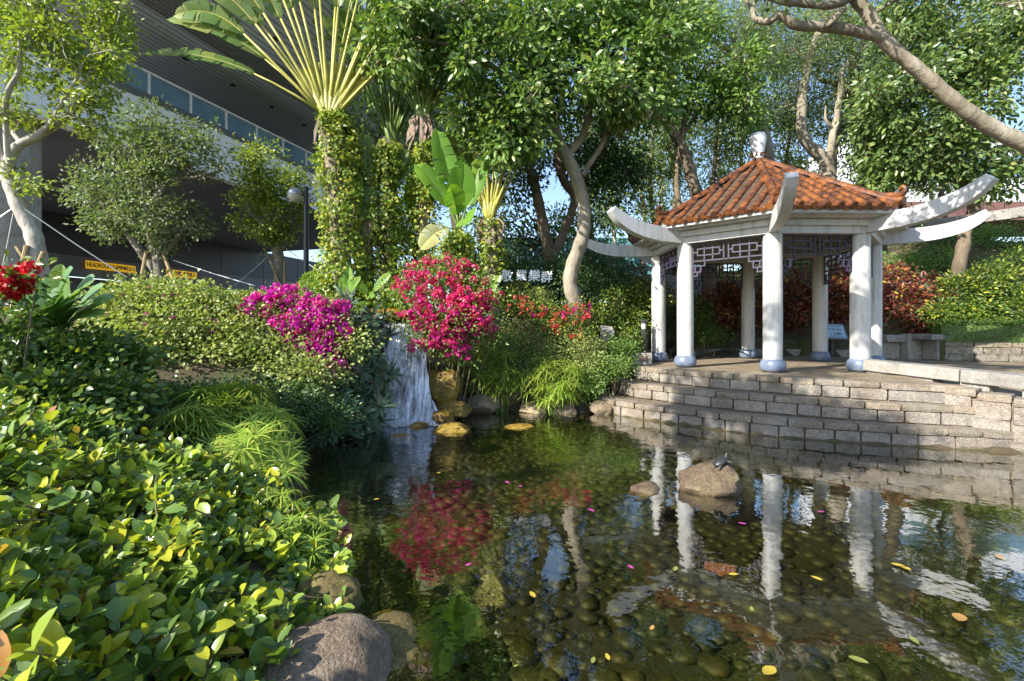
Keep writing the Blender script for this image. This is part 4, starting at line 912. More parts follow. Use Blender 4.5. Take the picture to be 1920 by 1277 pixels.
tree('canopy_tree', 'tall tree with bare S-curved pale trunk beside the white lettering', [
    [(1080, 578, 11.5, .185), (1068, 530, 11.5, .175), (1078, 480, 11.5, .17), (1094, 430, 11.5, .16), (1094, 385, 11.5, .155), (1082, 340, 11.5, .15), (1062, 290, 11.5, .14), (1040, 245, 11.5, .12), (1026, 195, 11.5, .09), (1010, 130, 11.4, .08)],
    [(1064, 292, 11.5, .10), (1090, 255, 11.5, .09), (1105, 205, 11.5, .08), (1115, 150, 11.4, .08), (1130, 80, 11.3, .05)], [(1094, 330, 11.5, .07), (1122, 285, 11.6, .06), (1146, 240, 11.7, .05), (1180, 190, 11.8, .03)],
    [(1026, 200, 11.5, .08), (960, 150, 11.0, .07), (880, 100, 10.6, .05), (780, 70, 10.3, .03)], [(1112, 160, 11.4, .06), (1170, 120, 11.2, .05), (1230, 90, 11, .03)]],
    [(1000, 60, 11.2, 95, 60, 1.3), (1110, 40, 11.2, 100, 60, 1.3), (1200, 110, 11.2, 80, 60, 1.2), (870, 50, 10.8, 90, 60, 1.2), (750, 40, 10.6, 85, 55, 1.1), (960, 20, 11.5, 120, 40, 1.2), (1160, 0, 11.5, 120, 40, 1.2), (820, 10, 11, 120, 40, 1.1), (1010, 120, 10.6, 60, 40, .8), (900, 130, 11.0, 80, 45, 1.1), (970, 180, 10.8, 75, 45, 1.0), (1060, 150, 10.9, 85, 50, 1.1),
     (960, 250, 10.8, 50, 45, .8), (985, 215, 10.6, 45, 40, .7), (1150, 180, 11.0, 75, 50, 1.0), (1220, 200, 11.4, 55, 50, .9), (780, 110, 10.8, 60, 30, .8), (1240, 40, 11.4, 60, 45, 1.0), (720, 90, 10.8, 40, 35, .6), (930, 285, 10.8, 40, 28, .5), (880, 210, 11, 45, 35, .6), (1140, 110, 10.7, 60, 40, .8)],
    'leaf_canopy', 'bark_pale', L=.185, W=.082, nsub=820, per=28, subr=.40, kind='l8', branch_r=.05, droop=.35, up=.7)
tree('canopy_tree', 'tree with dark forked double trunk behind the white lettering', [
    [(1036, 512, 14.5, .22), (1022, 440, 14.5, .17), (1008, 370, 14.5, .155), (992, 310, 14.5, .14), (962, 240, 14.5, .14), (940, 180, 14.5, .08)],
    [(1030, 492, 14.5, .15), (1058, 435, 14.5, .13), (1076, 375, 14.5, .12), (1052, 325, 14.5, .13), (1040, 265, 14.5, .10), (1050, 200, 14.5, .06)]],
    [(1165, 265, 14.5, 50, 60, 1.0), (1185, 320, 14.6, 40, 30, .8), (960, 330, 15, 50, 60, 1.0), (1010, 260, 15, 60, 60, 1.1), (1090, 300, 15, 45, 45, .9), (1120, 220, 15, 60, 60, 1.1), (950, 420, 15.3, 45, 50, .8), (900, 250, 15, 60, 60, 1.0), (1130, 370, 15.4, 30, 40, .6), (1010, 460, 15.6, 40, 35, .6)],
    'leaf_dark', 'bark_brown', L=.16, nsub=480, per=24, subr=.55, branch_r=.05)
tree('canopy_tree', 'dense evergreen filling the gap behind the fan palms', [
    [(860, 500, 17, .2), (855, 420, 17, .18), (850, 330, 17, .15), (860, 240, 17, .12), (850, 120, 17, .06)], [(680, 500, 17, .15), (690, 400, 17, .12), (700, 300, 17, .1), (720, 200, 17, .05)]],
    [(700, 200, 17, 70, 80, 1.3), (760, 300, 17.5, 60, 70, 1.2), (850, 200, 17, 70, 80, 1.3), (880, 330, 17.5, 50, 60, 1.0), (660, 320, 17.5, 50, 60, 1.0), (800, 120, 17, 80, 60, 1.2), (700, 90, 17, 60, 60, 1.2), (760, 420, 17.5, 40, 40, .8), (930, 130, 17, 60, 60, 1.2), (900, 440, 17.5, 40, 40, .7)],
    'leaf_mid', 'bark_dark', L=.2, nsub=420, per=22, subr=.65, branch_r=.05)
tree('canopy_tree', 'leaning dark-trunked tree left of the pavilion roof', [
    [(1330, 560, 15.5, .24), (1325, 470, 15.5, .22), (1312, 390, 15.5, .20), (1296, 325, 15.5, .18), (1272, 262, 15.5, .16), (1238, 218, 15.5, .12), (1205, 190, 15.5, .08)], [(1274, 262, 15.5, .08), (1300, 225, 15.5, .06), (1320, 195, 15.5, .03)], [(1276, 270, 15.5, .09), (1290, 190, 15.3, .07), (1330, 110, 15, .04)]],
    [(1320, 175, 15.2, 50, 45, .9), (1260, 120, 15, 60, 55, 1.0), (1370, 180, 15, 45, 50, .8), (1285, 60, 15, 60, 45, 1.0), (1210, 170, 15.2, 45, 45, .8), (1390, 130, 15, 45, 45, .8), (1240, 190, 15.2, 35, 30, .6), (1400, 210, 15.2, 30, 25, .5), (1225, 30, 15, 60, 45, 1.0)],
    'leaf_mid', 'bark_brown', L=.17, nsub=380, per=24, subr=.5, branch_r=.05)
tree('feathery_tree', 'bare-limbed feathery tree rising behind the roof finial', [
    [(1460, 560, 16.2, .22), (1456, 420, 16.2, .19), (1445, 310, 16.2, .17), (1428, 230, 16.2, .16), (1412, 170, 16.2, .14), (1384, 108, 16.2, .12), (1335, 72, 16.2, .09), (1285, 25, 16.2, .07), (1240, -30, 16.2, .05)],
    [(1386, 110, 16.2, .08), (1395, 70, 16.2, .06), (1410, 20, 16.2, .05), (1420, -30, 16.2, .04)], [(1375, 98, 16.2, .06), (1368, 60, 16.2, .05), (1310, 38, 16.2, .04), (1270, -10, 16.2, .03)], [(1390, 108, 16.1, .04), (1372, 105, 16.1, .035), (1320, 70, 16.0, .02)]],
    [(1340, 20, 16.0, 60, 35, .9), (1430, 20, 16.0, 70, 35, .9), (1480, 90, 16.2, 50, 40, .8), (1390, 60, 16.0, 50, 25, .6), (1300, 10, 16.2, 45, 30, .7)],
    'leaf_euca', 'bark_grey', L=.11, W=.025, nsub=260, per=30, subr=.5, branch_r=.03, twig_r=.01)
tree('canopy_tree', 'brown tree with twisted forked trunk directly behind the orange roof', [
    [(1572, 600, 16.5, .30), (1568, 450, 16.5, .26), (1556, 350, 16.5, .25), (1546, 305, 16.5, .22), (1512, 265, 16.5, .18), (1500, 225, 16.5, .16), (1510, 155, 16.5, .14), (1522, 95, 16.5, .13), (1545, 50, 16.5, .12), (1585, 20, 16.5, .09)],
    [(1552, 310, 16.5, .14), (1562, 250, 16.5, .12), (1574, 195, 16.5, .10), (1582, 130, 16.5, .08), (1622, 88, 16.5, .05)], [(1566, 245, 16.5, .06), (1550, 225, 16.4, .05), (1546, 200, 16.4, .02)], [(1580, 150, 16.5, .05), (1550, 130, 16.5, .03)]],
    [(1640, 60, 16.5, 70, 50, 1.0), (1560, 110, 16.5, 60, 50, .9), (1480, 160, 16.8, 40, 50, .7), (1600, 180, 16.8, 50, 50, .8), (1540, 30, 16.5, 70, 40, 1.0)],
    'leaf_euca', 'bark_pale', L=.13, W=.04, nsub=280, per=26, subr=.55, branch_r=.04, twig_r=.012)
tree('canopy_tree', 'dense glossy tree at the right edge above the hedge', [
    [(1788, 578, 14, .17), (1800, 500, 14, .17), (1808, 440, 14, .17), (1825, 390, 14, .15), (1800, 330, 14, .14), (1790, 270, 14, .12), (1780, 190, 14, .08)], [(1822, 395, 14, .10), (1850, 350, 14, .09), (1880, 290, 13.8, .06)], [(1795, 290, 14, .07), (1730, 230, 13.8, .05), (1690, 200, 13.7, .03)]],
    [(1700, 160, 13.5, 70, 60, 1.2), (1790, 90, 13.5, 75, 60, 1.2), (1850, 180, 13.5, 75, 60, 1.2), (1750, 240, 13.5, 65, 50, 1.0), (1680, 290, 13.8, 50, 45, .9), (1810, 290, 13.5, 70, 40, 1.0), (1885, 100, 13.5, 60, 60, 1.0), (1890, 300, 13.5, 40, 45, .7), (1640, 230, 14.2, 45, 50, .8), (1720, 60, 13.8, 60, 50, 1.0),
     (1880, 20, 13.5, 70, 50, 1.0), (1745, 320, 13.8, 50, 25, .6), (1660, 330, 14.2, 35, 25, .5), (1860, 350, 13.6, 40, 20, .4), (1700, 20, 14, 60, 40, .9)],
    'leaf_right', 'bark_brown', L=.18, W=.08, nsub=780, per=26, subr=.42, kind='l8', branch_r=.04, droop=.3, up=.7)
tree('pine_tree', 'dark pine-like trunk slanting among the right-hand foliage', [
    [(1690, 560, 18.5, .30), (1672, 400, 18.5, .27), (1650, 320, 18.5, .25), (1632, 250, 18.5, .23), (1612, 190, 18.5, .2), (1600, 120, 18.5, .15), (1590, 40, 18.5, .1)], [(1620, 200, 18.5, .14), (1580, 165, 18.5, .12), (1535, 148, 18.5, .08)]],
    [(1500, 120, 18.5, 70, 30, 1.0), (1560, 90, 18.5, 60, 30, 1.0), (1480, 190, 18.5, 60, 25, .9), (1600, 40, 18.5, 70, 35, 1.0), (1450, 100, 18.5, 50, 30, .9), (1640, 140, 18.5, 50, 40, .9), (1690, 100, 18.5, 60, 50, 1.0), (1700, 240, 18.5, 60, 60, 1.0)],
    'leaf_dark', 'bark_dark', L=.24, W=.03, nsub=320, per=30, subr=.7, branch_r=.05, twig_r=.015)
tree('overhanging_tree', 'smooth tan limb reaching into view from a trunk beyond the right edge', [
    [(2240, 640, 6.2, .22), (2160, 520, 6.2, .19), (2060, 380, 6.2, .16), (1980, 310, 6.2, .11), (1920, 272, 6.2, .10), (1850, 232, 6.2, .092), (1790, 192, 6.2, .086), (1735, 140, 6.2, .082), (1685, 98, 6.2, .08), (1652, 66, 6.2, .08), (1626, 22, 6.2, .076), (1596, -10, 6.2, .072), (1560, -60, 6.2, .08)],
    [(1660, 74, 6.2, .075), (1600, 58, 6.2, .07), (1545, 48, 6.2, .068), (1490, 46, 6.2, .06), (1462, 28, 6.2, .05), (1440, 40, 6.25, .045), (1415, 35, 6.3, .038), (1408, 15, 6.3, .03), (1380, -20, 6.3, .02)],
    [(1598, -5, 6.2, .06), (1560, 12, 6.1, .05), (1500, 8, 6.1, .045), (1465, 5, 6.1, .04), (1420, -10, 6.1, .03)], [(1545, 50, 6.2, .04), (1560, 40, 6.1, .04), (1585, 15, 6.1, .035)], [(2060, 380, 6.2, .12), (2080, 200, 6.0, .1), (2060, 0, 5.8, .07)]],
    [(1640, -60, 6.0, 90, 40, .5), (1750, -40, 6.0, 60, 40, .5), (1480, -60, 6, 80, 35, .5), (2060, -60, 5.8, 140, 90, .8), (1905, 10, 5.9, 40, 30, .3)],
    'leaf_right', 'bark_pale', L=.10, nsub=150, per=22, subr=.3, branch_r=.03, wob=.03)
for i, (px, py, d, hh_, lab) in enumerate([(1205, 520, 24, 1.0, 'slender pale gum tree left of the curved eave, farthest left of its kind'), (1243, 520, 26, .9, 'slender gum tree just above the left upswept eave'), (1262, 430, 24, .8, 'slender gum tree with dark stem behind the left eave corner'),
        (1352, 520, 25, 1.1, 'slender gum tree left of the roof slope'), (1395, 520, 23, 1.1, 'slender gum tree left of the finial'), (1480, 520, 25, 1.1, 'slender gum tree right of the finial'), (1622, 520, 25, 1.1, 'slender gum tree above the right roof slope'), (1148, 520, 25, .7, 'short slender gum tree right of the S-curved trunk'), (1745, 500, 26, 1.0, 'slender gum tree behind the right foliage')]):
    h_ = 330*hh_
    lim = [[(px, py, d, .12), (px+4, py-h_*.3, d, .10), (px-5, py-h_*.6, d, .08), (px+3, py-h_*.9, d, .04), (px, py-h_*1.1, d, .02)], [(px-3, py-h_*.5, d, .05), (px+18, py-h_*.7, d, .03), (px+22, py-h_*.85, d, .015)]]
    lob = [(px+RG.uniform(-22, 22), py-h_*f, d, RG.uniform(16, 26), RG.uniform(18, 30), .7) for f in (.42, .55, .66, .78, .9, 1.0, 1.1)]
    tree('gum_tree', lab, lim, lob, 'leaf_euca', 'bark_white' if i % 2 else 'bark_brown', L=.2, W=.06, nsub=120, per=18, subr=.6, branch_r=.02, group='slender gum trees behind the pavilion', droop=.6, up=.3, twig_r=.012)
for lab, cx, d, lobs in [('bright green background tree left of the pavilion roof', 1225, 20, [(1225, 330, 42, 40), (1200, 270, 40, 40), (1260, 300, 34, 40), (1215, 400, 34, 30), (1170, 350, 30, 40)]),
        ('background tree behind the left roof slope', 1345, 21, [(1345, 300, 45, 40), (1310, 240, 40, 40), (1380, 250, 40, 40), (1330, 360, 40, 30), (1390, 330, 34, 30)]),
        ('background tree behind the finial', 1480, 21, [(1480, 270, 45, 40), (1450, 210, 40, 36), (1520, 210, 36, 40), (1500, 330, 40, 24)]),
        ('background tree behind the right roof slope', 1620, 20, [(1610, 300, 45, 40), (1650, 240, 45, 40), (1580, 240, 36, 36), (1640, 345, 45, 20), (1600, 190, 40, 40)]),
        ('tall background tree above the finial', 1430, 20, [(1430, 130, 55, 45), (1380, 60, 55, 40), (1490, 70, 55, 45), (1440, 20, 60, 35), (1400, 200, 40, 40)]),
        ('tall background tree under the overhanging limb', 1570, 19, [(1570, 120, 55, 50), (1620, 150, 50, 45), (1540, 50, 60, 40), (1650, 60, 60, 45), (1590, 220, 45, 40), (1690, 160, 45, 45)]),
        ('tall background tree beside the canopy tree', 1275, 19, [(1290, 80, 50, 45), (1240, 150, 45, 45), (1330, 130, 40, 40), (1260, 230, 40, 40), (1310, 20, 55, 35)]),
        ('dark background tree between the double trunk and the teal hoarding', 1105, 19, [(1105, 330, 40, 40), (1130, 400, 34, 34), (1080, 260, 40, 40), (1150, 300, 36, 40), (1060, 420, 30, 34)]),
        ('background tree behind the upper right canopy', 1770, 22, [(1770, 330, 50, 36), (1830, 350, 44, 30), (1720, 300, 44, 36), (1800, 270, 50, 40)])]:
    tree('background_tree', lab, [[(cx, 540, d, .13), (cx+4, 440, d, .11), (cx-6, 340, d, .09), (cx+3, 230, d, .05)]], [(x, y, d+RG.uniform(-.6, .6), rx, ry, .9) for x, y, rx, ry in lobs], 'leaf_euca' if 'dark' not in lab else 'leaf_mid', 'bark_brown', L=.19, W=.075, nsub=190, per=24, subr=.6, branch_r=.03, group='background trees behind the pavilion', sat=2)
# ---------------------------------------------------------------- broad-leaved palms and bananas
def blade_geo(mb, P0, d, nrm, L, W, droop, n=16, tear=.25, fold=.25):
    d = unit(d); nrm = unit(nrm-d*np.dot(nrm, d)); tt = np.linspace(0, 1, n+1)
    sp_ = P0+d*L*tt[:, None]-np.array([0, 0, 1.])*droop*L*(tt**2)[:, None]
    T = unit(np.gradient(sp_, axis=0)); S = unit(np.cross(T, nrm)); N = np.cross(S, T)
    prof = np.clip(np.sin(np.pi*np.clip(tt*.93+.05, 0, 1))**.55, 0, 1)*W/2; prof[-1] = W*.04
    torn = RG.random(n) < tear
    for sg in (-1, 1):
        i = 0
        while i < n:
            j = i+1
            while j < n and not (RG.random() < tear): j += 1
            V = []; tw = RG.uniform(-.12, .12)*(1 if tear > .05 else .2); gap = .02*L/n*2 if tear > .05 else 0; lean = RG.uniform(.0, .18)*W
            for k in range(i, j+1):
                sh = (gap if k == i else -gap if k == j else 0); e = sp_[k]+S[k]*sg*prof[k]+N[k]*prof[k]*(fold+tw)+T[k]*(lean+sh)-np.array([0, 0, 1])*prof[k]*.15
                m = sp_[k]+S[k]*sg*prof[k]*.5+N[k]*prof[k]*(fold*.8+tw*.5)+T[k]*(lean*.45+sh*.5); V += [sp_[k]+N[k]*.001, m, e]
            fs = []
            for k in range(j-i): a = 3*k; fs += [(a, a+3, a+4, a+1), (a+1, a+4, a+5, a+2)] if sg > 0 else [(a, a+1, a+4, a+3), (a+1, a+2, a+5, a+4)]
            mb.addmesh(V, fs); i = j
    return sp_
def frond(parent, base, d, nrm, PL, BL_, W, droop, mats, pr=.03, tear=.25, name='frond', bend=.1):
    m_ = MB(); d = unit(d); pts = np.array([base+d*PL*u-np.array([0, 0, 1])*bend*PL*u*u for u in (0, .35, .7, 1)]); m_.cur = 0; m_.tube(pts, [pr*1.3, pr, pr*.8, pr*.6], 6)
    d2 = unit(pts[-1]-pts[-2]); m_.cur = 1; sp_ = blade_geo(m_, pts[-1], d2, nrm, BL_, W, droop, tear=tear)
    m_.cur = 0; m_.tube(sp_, np.linspace(pr*.55, .004, len(sp_)), 5)
    return m_.build(name, mats, parent, True, None)
plain('petiole_yellow', (.42, .40, .085), .45, 0, .25, 5); plain('petiole_green', (.16, .24, .05), .45, 0, .25, 5); plain('sheath_dry', (.30, .22, .17), .8, 0, .45, 9)
def fan_palm(label, px, py, d, n, spread, PL, BL_, W, ground_px, pet='petiole_yellow', trunk_r=.17, yaw=0., blade='leaf_palm', sheath=True, seed=0, lean=.0):
    b = at(px, py, d); g = at(ground_px, py, d); gz = hgt(g[0], g[1]); root = thing('fan_palm', label, 'palm', (g[0], g[1], gz), 'fan palms beside the building')
    top = b-np.array([0, 0, .25]); tr = smooth_line(np.array([[g[0], g[1], gz-.1], [g[0]*.5+b[0]*.5, d, gz*.5+top[2]*.5], top]), 8); m_ = MB(); m_.tube(tr, np.linspace(trunk_r*1.2, trunk_r, len(tr)), 12); m_.build('trunk', 'bark_palm', root, True, None)
    X = np.array([math.cos(yaw), math.sin(yaw), 0]); Yv = np.array([math.sin(yaw), -math.cos(yaw), 0])
    angs = np.linspace(-spread, spread, n)
    for i, a in enumerate(angs):
        a = a+RG.uniform(-.03, .03); dirv = X*math.sin(a)+np.array([0, 0, 1])*math.cos(a)+Yv*(.05+.05*(i % 2)); o_ = b+X*math.sin(a)*.16+np.array([0, 0, -.30+.34*math.cos(a)*.5])+Yv*.012*(i % 3)
        frond(root, o_, dirv, Yv+np.array([0, 0, .25]), PL*RG.uniform(.9, 1.1), BL_*RG.uniform(.85, 1.1), W, RG.uniform(.15, .4)+.25*abs(math.sin(a)), [pet, blade], .040, .5, bend=.06*abs(math.sin(a))+.02)
    # overlapping leaf sheaths that make the flat fan base
    m_ = MB()
    for i, a in enumerate(angs):
        e = b+X*math.sin(a)*.75*PL*.6+np.array([0, 0, math.cos(a)*.75*PL*.6-.1])+Yv*.01*(i % 3); m_.tube([b+X*math.sin(a)*.05-np.array([0, 0, .45]), b+X*math.sin(a)*.2+np.array([0, 0, -.1])+Yv*.02*(i % 3), e], [.05, .085, .045], 8)
    m_.build('leaf_sheaths', pet, root, True, None)
    if sheath:
        m_ = MB()
        for k in range(26):
            a = RG.uniform(-1.2, 1.2); s_ = b+X*math.sin(a)*.28+np.array([0, 0, -.15-.25*RG.random()])+Yv*RG.uniform(-.05, .18); e = s_+X*math.sin(a)*.15+np.array([0, 0, -RG.uniform(.3, .7)])+Yv*.05
            q_ = (s_+e)/2+RG.normal(size=3)*.05; wv = X*RG.uniform(.012, .035); m_.addmesh([s_-wv, s_+wv, q_+wv*1.2, q_-wv*1.2, e+wv*.4, e-wv*.4], [(0, 1, 2, 3), (3, 2, 4, 5)])
        m_.build('dry_sheaths', 'sheath_dry', root, True, None)
    return root
P1 = fan_palm('big fan palm with bright yellow leaf stalks above the ivy column', 618, 205, 11.2, 20, .72, 2.6, 2.2, .5, 652, trunk_r=.19, yaw=.1)
b1 = at(618, 205, 11.2)
frond(P1, b1+np.array([-.3, -.05, .0]), (-.95, -.12, .62), (0, -.7, .7), 1.6, 2.5, .5, .30, ['petiole_yellow', 'leaf_palm'], .03, .6)
frond(P1, b1+np.array([-.3, -.05, .05]), (-.8, -.1, .85), (0, -.7, .7), 1.6, 2.6, .5, .35, ['petiole_yellow', 'leaf_palm'], .03, .6)
fan_palm('fan palm with grey-green stalks, second from the building', 735, 250, 12.5, 13, .42, 1.8, 2.0, .45, 728, 'petiole_green', .16, .3)
fan_palm('fan palm with narrow upright stalks and brown sheath in the middle', 795, 205, 11.8, 15, .62, 1.35, 1.8, .45, 792, 'petiole_green', .10, -.15)
fan_palm('low fan palm with yellow-green stalks next to the canopy tree', 918, 395, 12.4, 13, .45, 1.35, 1.3, .4, 925, 'petiole_yellow', .17, .0)
fan_palm('young fan palm with broad leaf between the two ivy columns', 688, 395, 11.6, 9, .55, 1.0, 1.2, .35, 692, 'petiole_green', .13, .2)
def banana(label, px, py, d, leaves, name='banana_plant', stem=True):
    b = at(px, py, d); gz = hgt(b[0], b[1]); root = thing(name, label, 'banana plant', (b[0], b[1], gz))
    if stem: m_ = MB(); m_.tube([(b[0], b[1], gz-.1), (b[0]+.02, b[1], (gz+b[2])/2), (b[0], b[1], b[2])], [.11, .09, .06], 10); m_.build('stem', 'petiole_green', root, True, None)
    for (tx, ty, td, W, droop, mat) in leaves:
        e = at(tx, ty, td); v = e-b; L = np.linalg.norm(v); v = v+np.array([0, 0, droop*L*.55])
        frond(root, b, v, np.array([.1, -.75, .65]), L*.28, L*.76, W, droop*.9, ['petiole_green', mat], .028, .26 if mat == 'leaf_banana' else .45, 'leaf', .02)
    return root
banana('tall banana plant with broad bright leaves behind the red bougainvillea', 862, 430, 10.9, [(822, 245, 10.8, .55, .05, 'leaf_banana'), (868, 300, 10.5, .62, .12, 'leaf_banana'), (885, 400, 10.2, .62, .55, 'leaf_banana'), (775, 285, 10.7, .5, .3, 'leaf_banana'), (905, 290, 11.2, .5, .1, 'leaf_banana'), (798, 455, 10.3, .5, .7, 'leaf_dry'), (842, 330, 10.3, .5, .35, 'leaf_banana')])
banana('banana plant with drooping torn leaf behind the ivy columns', 790, 470, 12.4, [(770, 330, 12.5, .5, .1, 'leaf_banana'), (735, 420, 12.2, .5, .5, 'leaf_palm'), (755, 470, 12, .45, .6, 'leaf_palm'), (800, 300, 12.6, .45, .05, 'leaf_banana')])
banana('banana plant with one tall glowing leaf between the ivy columns', 672, 440, 11.4, [(660, 305, 11.3, .42, .03, 'leaf_banana'), (700, 340, 11.5, .4, .1, 'leaf_palm'), (600, 235, 11.3, .55, .35, 'leaf_palm'), (580, 265, 11.4, .5, .5, 'leaf_palm')])
banana('small banana sucker with upright lime leaf left of the ivy foot', 648, 560, 10.6, [(655, 503, 10.6, .22, .02, 'leaf_banana'), (676, 515, 10.5, .18, .2, 'leaf_banana'), (640, 520, 10.6, .18, .1, 'leaf_banana')], stem=False)
banana('small banana sucker with arching lime leaf at the foot of the ivy', 690, 562, 10.5, [(672, 525, 10.4, .2, .5, 'leaf_banana'), (735, 505, 10.4, .2, .25, 'leaf_banana'), (704, 548, 10.3, .16, .8, 'leaf_banana')], stem=False)
banana('low banana leaf sprouting beside the white lettering', 905, 562, 11, [(936, 516, 10.9, .26, .08, 'leaf_banana'), (900, 540, 10.8, .22, .3, 'leaf_banana'), (935, 545, 10.8, .22, .3, 'leaf_banana')], stem=False)

# ivy climbing the palm trunks
def ivy(label, line, rad, n, d):
    P = smooth_line(np.array([[*at(px, py, d), r] for (px, py), r in zip(line, rad)]), 10); root = thing('ivy', label, 'ivy', P[0, :3])
    k = RG.integers(0, len(P)-1, n); u = RG.random(n)[:, None]; c = P[k]*(1-u)+P[k+1]*u; a = RG.uniform(0, 2*math.pi, n)
    lump = np.array([1+.55*mnoise.noise(Vector((math.cos(q_)*1.5, z*1.6, math.sin(q_)*1.5+d))) for q_, z in zip(a, c[:, 2])])
    r = c[:, 3]*lump*RG.uniform(.65, 1.05, n); D = np.c_[np.cos(a), np.sin(a), np.zeros(n)]; pos = c[:, :3]+D*r[:, None]
    per = 7; pp = np.repeat(pos, per, 0)+RG.normal(size=(n*per, 3))*.06; DD = np.repeat(D, per, 0); T = DD*.5+rdir(n*per)*.6; T[:, 2] -= .5; N = DD+rdir(n*per)*.5; N[:, 2] += .3
    leaf_part('leaves', root, pp, T, N, .085*RG.uniform(.6, 1.25, n*per), .075, 'leaf_ivy', 'd4')
    m_ = MB()
    for j in range(5):
        a0 = j*1.25; m_.tube([P[i, :3]+np.array([math.cos(a0+i*.12), math.sin(a0+i*.12), 0])*P[i, 3]*.5 for i in range(0, len(P), 3)], .02, 5)
    m_.build('stems', 'twig', root, True, None)
ivy('ivy column wrapping the big fan palm trunk', [(650, 545), (648, 480), (645, 400), (640, 320), (632, 250), (625, 215)], [.62, .52, .50, .48, .36, .2], 950, 11.2)
ivy('narrower ivy column right of the big one', [(728, 530), (727, 460), (724, 380), (726, 310), (730, 270)], [.45, .36, .36, .33, .2], 620, 11.6)
ivy('ivy clump climbing the low fan palm', [(925, 520), (922, 460), (918, 410)], [.35, .3, .22], 200, 12.4)
ivy('ivy sleeve on the trunk of the middle fan palm', [(792, 520), (793, 440), (794, 350), (795, 270)], [.4, .34, .3, .2], 420, 11.8)
ivy('ivy clump on the middle banana stems', [(850, 520), (855, 470), (860, 440)], [.5, .4, .25], 260, 11.0)

# ---------------------------------------------------------------- hedges
def hedge(name, label, path, w, h, mat, n, L=.045, roundish=False):
    P = np.array([(x, y, hgt(x, y)) for x, y in path], float); P[:, 2] = np.minimum(P[:, 2], P[:, 2].mean()+.25) if len(P) > 2 else P[:, 2]; root = thing(name, label, 'hedge', P.mean(0)); m_ = MB()
    for a, b in zip(P[:-1], P[1:]): m_.beam(a+np.array([0, 0, (h-.1)/2]), b+np.array([0, 0, (h-.1)/2]), w-.14, h-.1)
    m_.build('twiggy_core', 'leaf_dark', root)
    seg = np.linalg.norm(np.diff(P, axis=0), axis=1); k = RG.choice(len(seg), n, p=seg/seg.sum()); u = RG.random(n)[:, None]; c = P[k]*(1-u)+P[k+1]*u; dv = unit(P[k+1]-P[k]); sv = np.c_[-dv[:, 1], dv[:, 0], np.zeros(n)]
    face = RG.random(n); f = h/(2*h+w); s = np.where(face < f, -w/2, np.where(face < 2*f, w/2, RG.uniform(-w/2, w/2, n))); z = np.where(face < 2*f, RG.uniform(.02, h, n), h)
    D = sv*np.sign(s)[:, None]*(face < 2*f)[:, None]+np.array([0, 0, 1.])*(face >= 2*f)[:, None]
    s = s*np.where(z > h-.08, .93, 1); pos = c+sv*s[:, None]+np.c_[np.zeros(n), np.zeros(n), z]+RG.normal(size=(n, 3))*.022
    bumpy = np.array([mnoise.noise(Vector(p*2.2)) for p in pos])*.05; pos = pos+D*bumpy[:, None]
    T = D*.6+rdir(n)*.8; T[:, 2] += .35; N = D*.6+rdir(n)*.7; N[:, 2] += .4
    leaf_part('leaves', root, pos, T, N, L*RG.uniform(.7, 1.3, n), L*.6, mat); return root
def g2(px, d): p = at(px, 600, d); return (p[0], p[1])
hedge('clipped_hedge', 'long yellow-green clipped hedge behind the magenta bougainvillea', [g2(345, 11.2), g2(450, 11.4), g2(560, 11.8)], 1.0, .62, 'leaf_hedge', 12000)
hedge('clipped_hedge', 'low lime hedge behind the waterfall ledge', [g2(618, 11.0), g2(700, 10.9), g2(780, 11.2)], .8, .45, 'leaf_hedge', 8000)
hedge('clipped_hedge', 'dark clipped hedge on the stone wall at the right edge', [(11.3, 12.9), (13.4, 12.1), (16, 11.6)], .8, 1.25, 'leaf_box', 14000)
def dome(name, label, px, py, d, rx, ry, mat, n):
    c = at(px, py, d); gz = hgt(c[0], c[1]); R = m_of(rx, d); zt = c[2]+m_of(ry, d); root = thing(name, label, 'shrub', (c[0], c[1], gz)); D = rdir(n, .35); D[:, 2] = np.abs(D[:, 2]); H_ = (zt-gz); lump = 1+np.array([mnoise.noise(Vector(v*3+px)) for v in D])*.07
    pos = np.array([c[0], c[1], gz])+D*np.array([R, R, H_])*lump[:, None]*RG.uniform(.93, 1.02, (n, 1)); T = D*.5+rdir(n)*.8; T[:, 2] += .3
    leaf_part('leaves', root, pos, T, D+rdir(n)*.6, .045*RG.uniform(.7, 1.3, n), .028, mat)
    V, Fc = ico(3, 1, .05); m_ = MB(); m_.addmesh(np.array([c[0], c[1], gz])+V*np.array([R*.92, R*.92, H_*.92]), Fc); m_.build('twiggy_core', 'leaf_dark', root)
dome('round_bush', 'clipped round bush at the foot of the street lamp', 592, 545, 11.6, 44, 36, 'leaf_hedge', 9000)

# hedge wall that carries the lettering
shrub('letter_hedge', 'dark hedge mound carrying the white Chinese lettering', [(930, 520, 13.8, 60, 40, .8), (1000, 530, 13.8, 60, 42, .8), (1060, 540, 13.8, 60, 50, .8), (1120, 545, 14, 60, 50, .8), (985, 570, 13.4, 80, 25, .7), (880, 520, 13.5, 45, 45, .7)], 'leaf_dark', .10, 420, 40, .36, cat='hedge', shell=.8)
shrub('sunlit_shrub', 'pale green shrub under the second white character', [(970, 555, 12.7, 32, 24, .3), (1000, 562, 12.7, 30, 16, .3)], 'leaf_lantana', .07, 110, 36, .2)
lt = thing('hedge_lettering', 'four white Chinese characters 敬業樂群 standing on the dark hedge', 'lettering', at(985, 560, 11.6))
for ch, px, py, s_ in (('敬', 950, 519, 18.5), ('業', 977, 518, 17), ('樂', 1001, 519, 18.5), ('群', 1024, 521, 18)):
    p = at(px, py, 11.6); text(ch, m_of(s_, 11.6)*1.25, frame(p, (1, 0, 0), (0, 0, 1), (0, -1, 0)), 'letter_white', lt, .02, 'character', .006, .08)
m_ = MB()
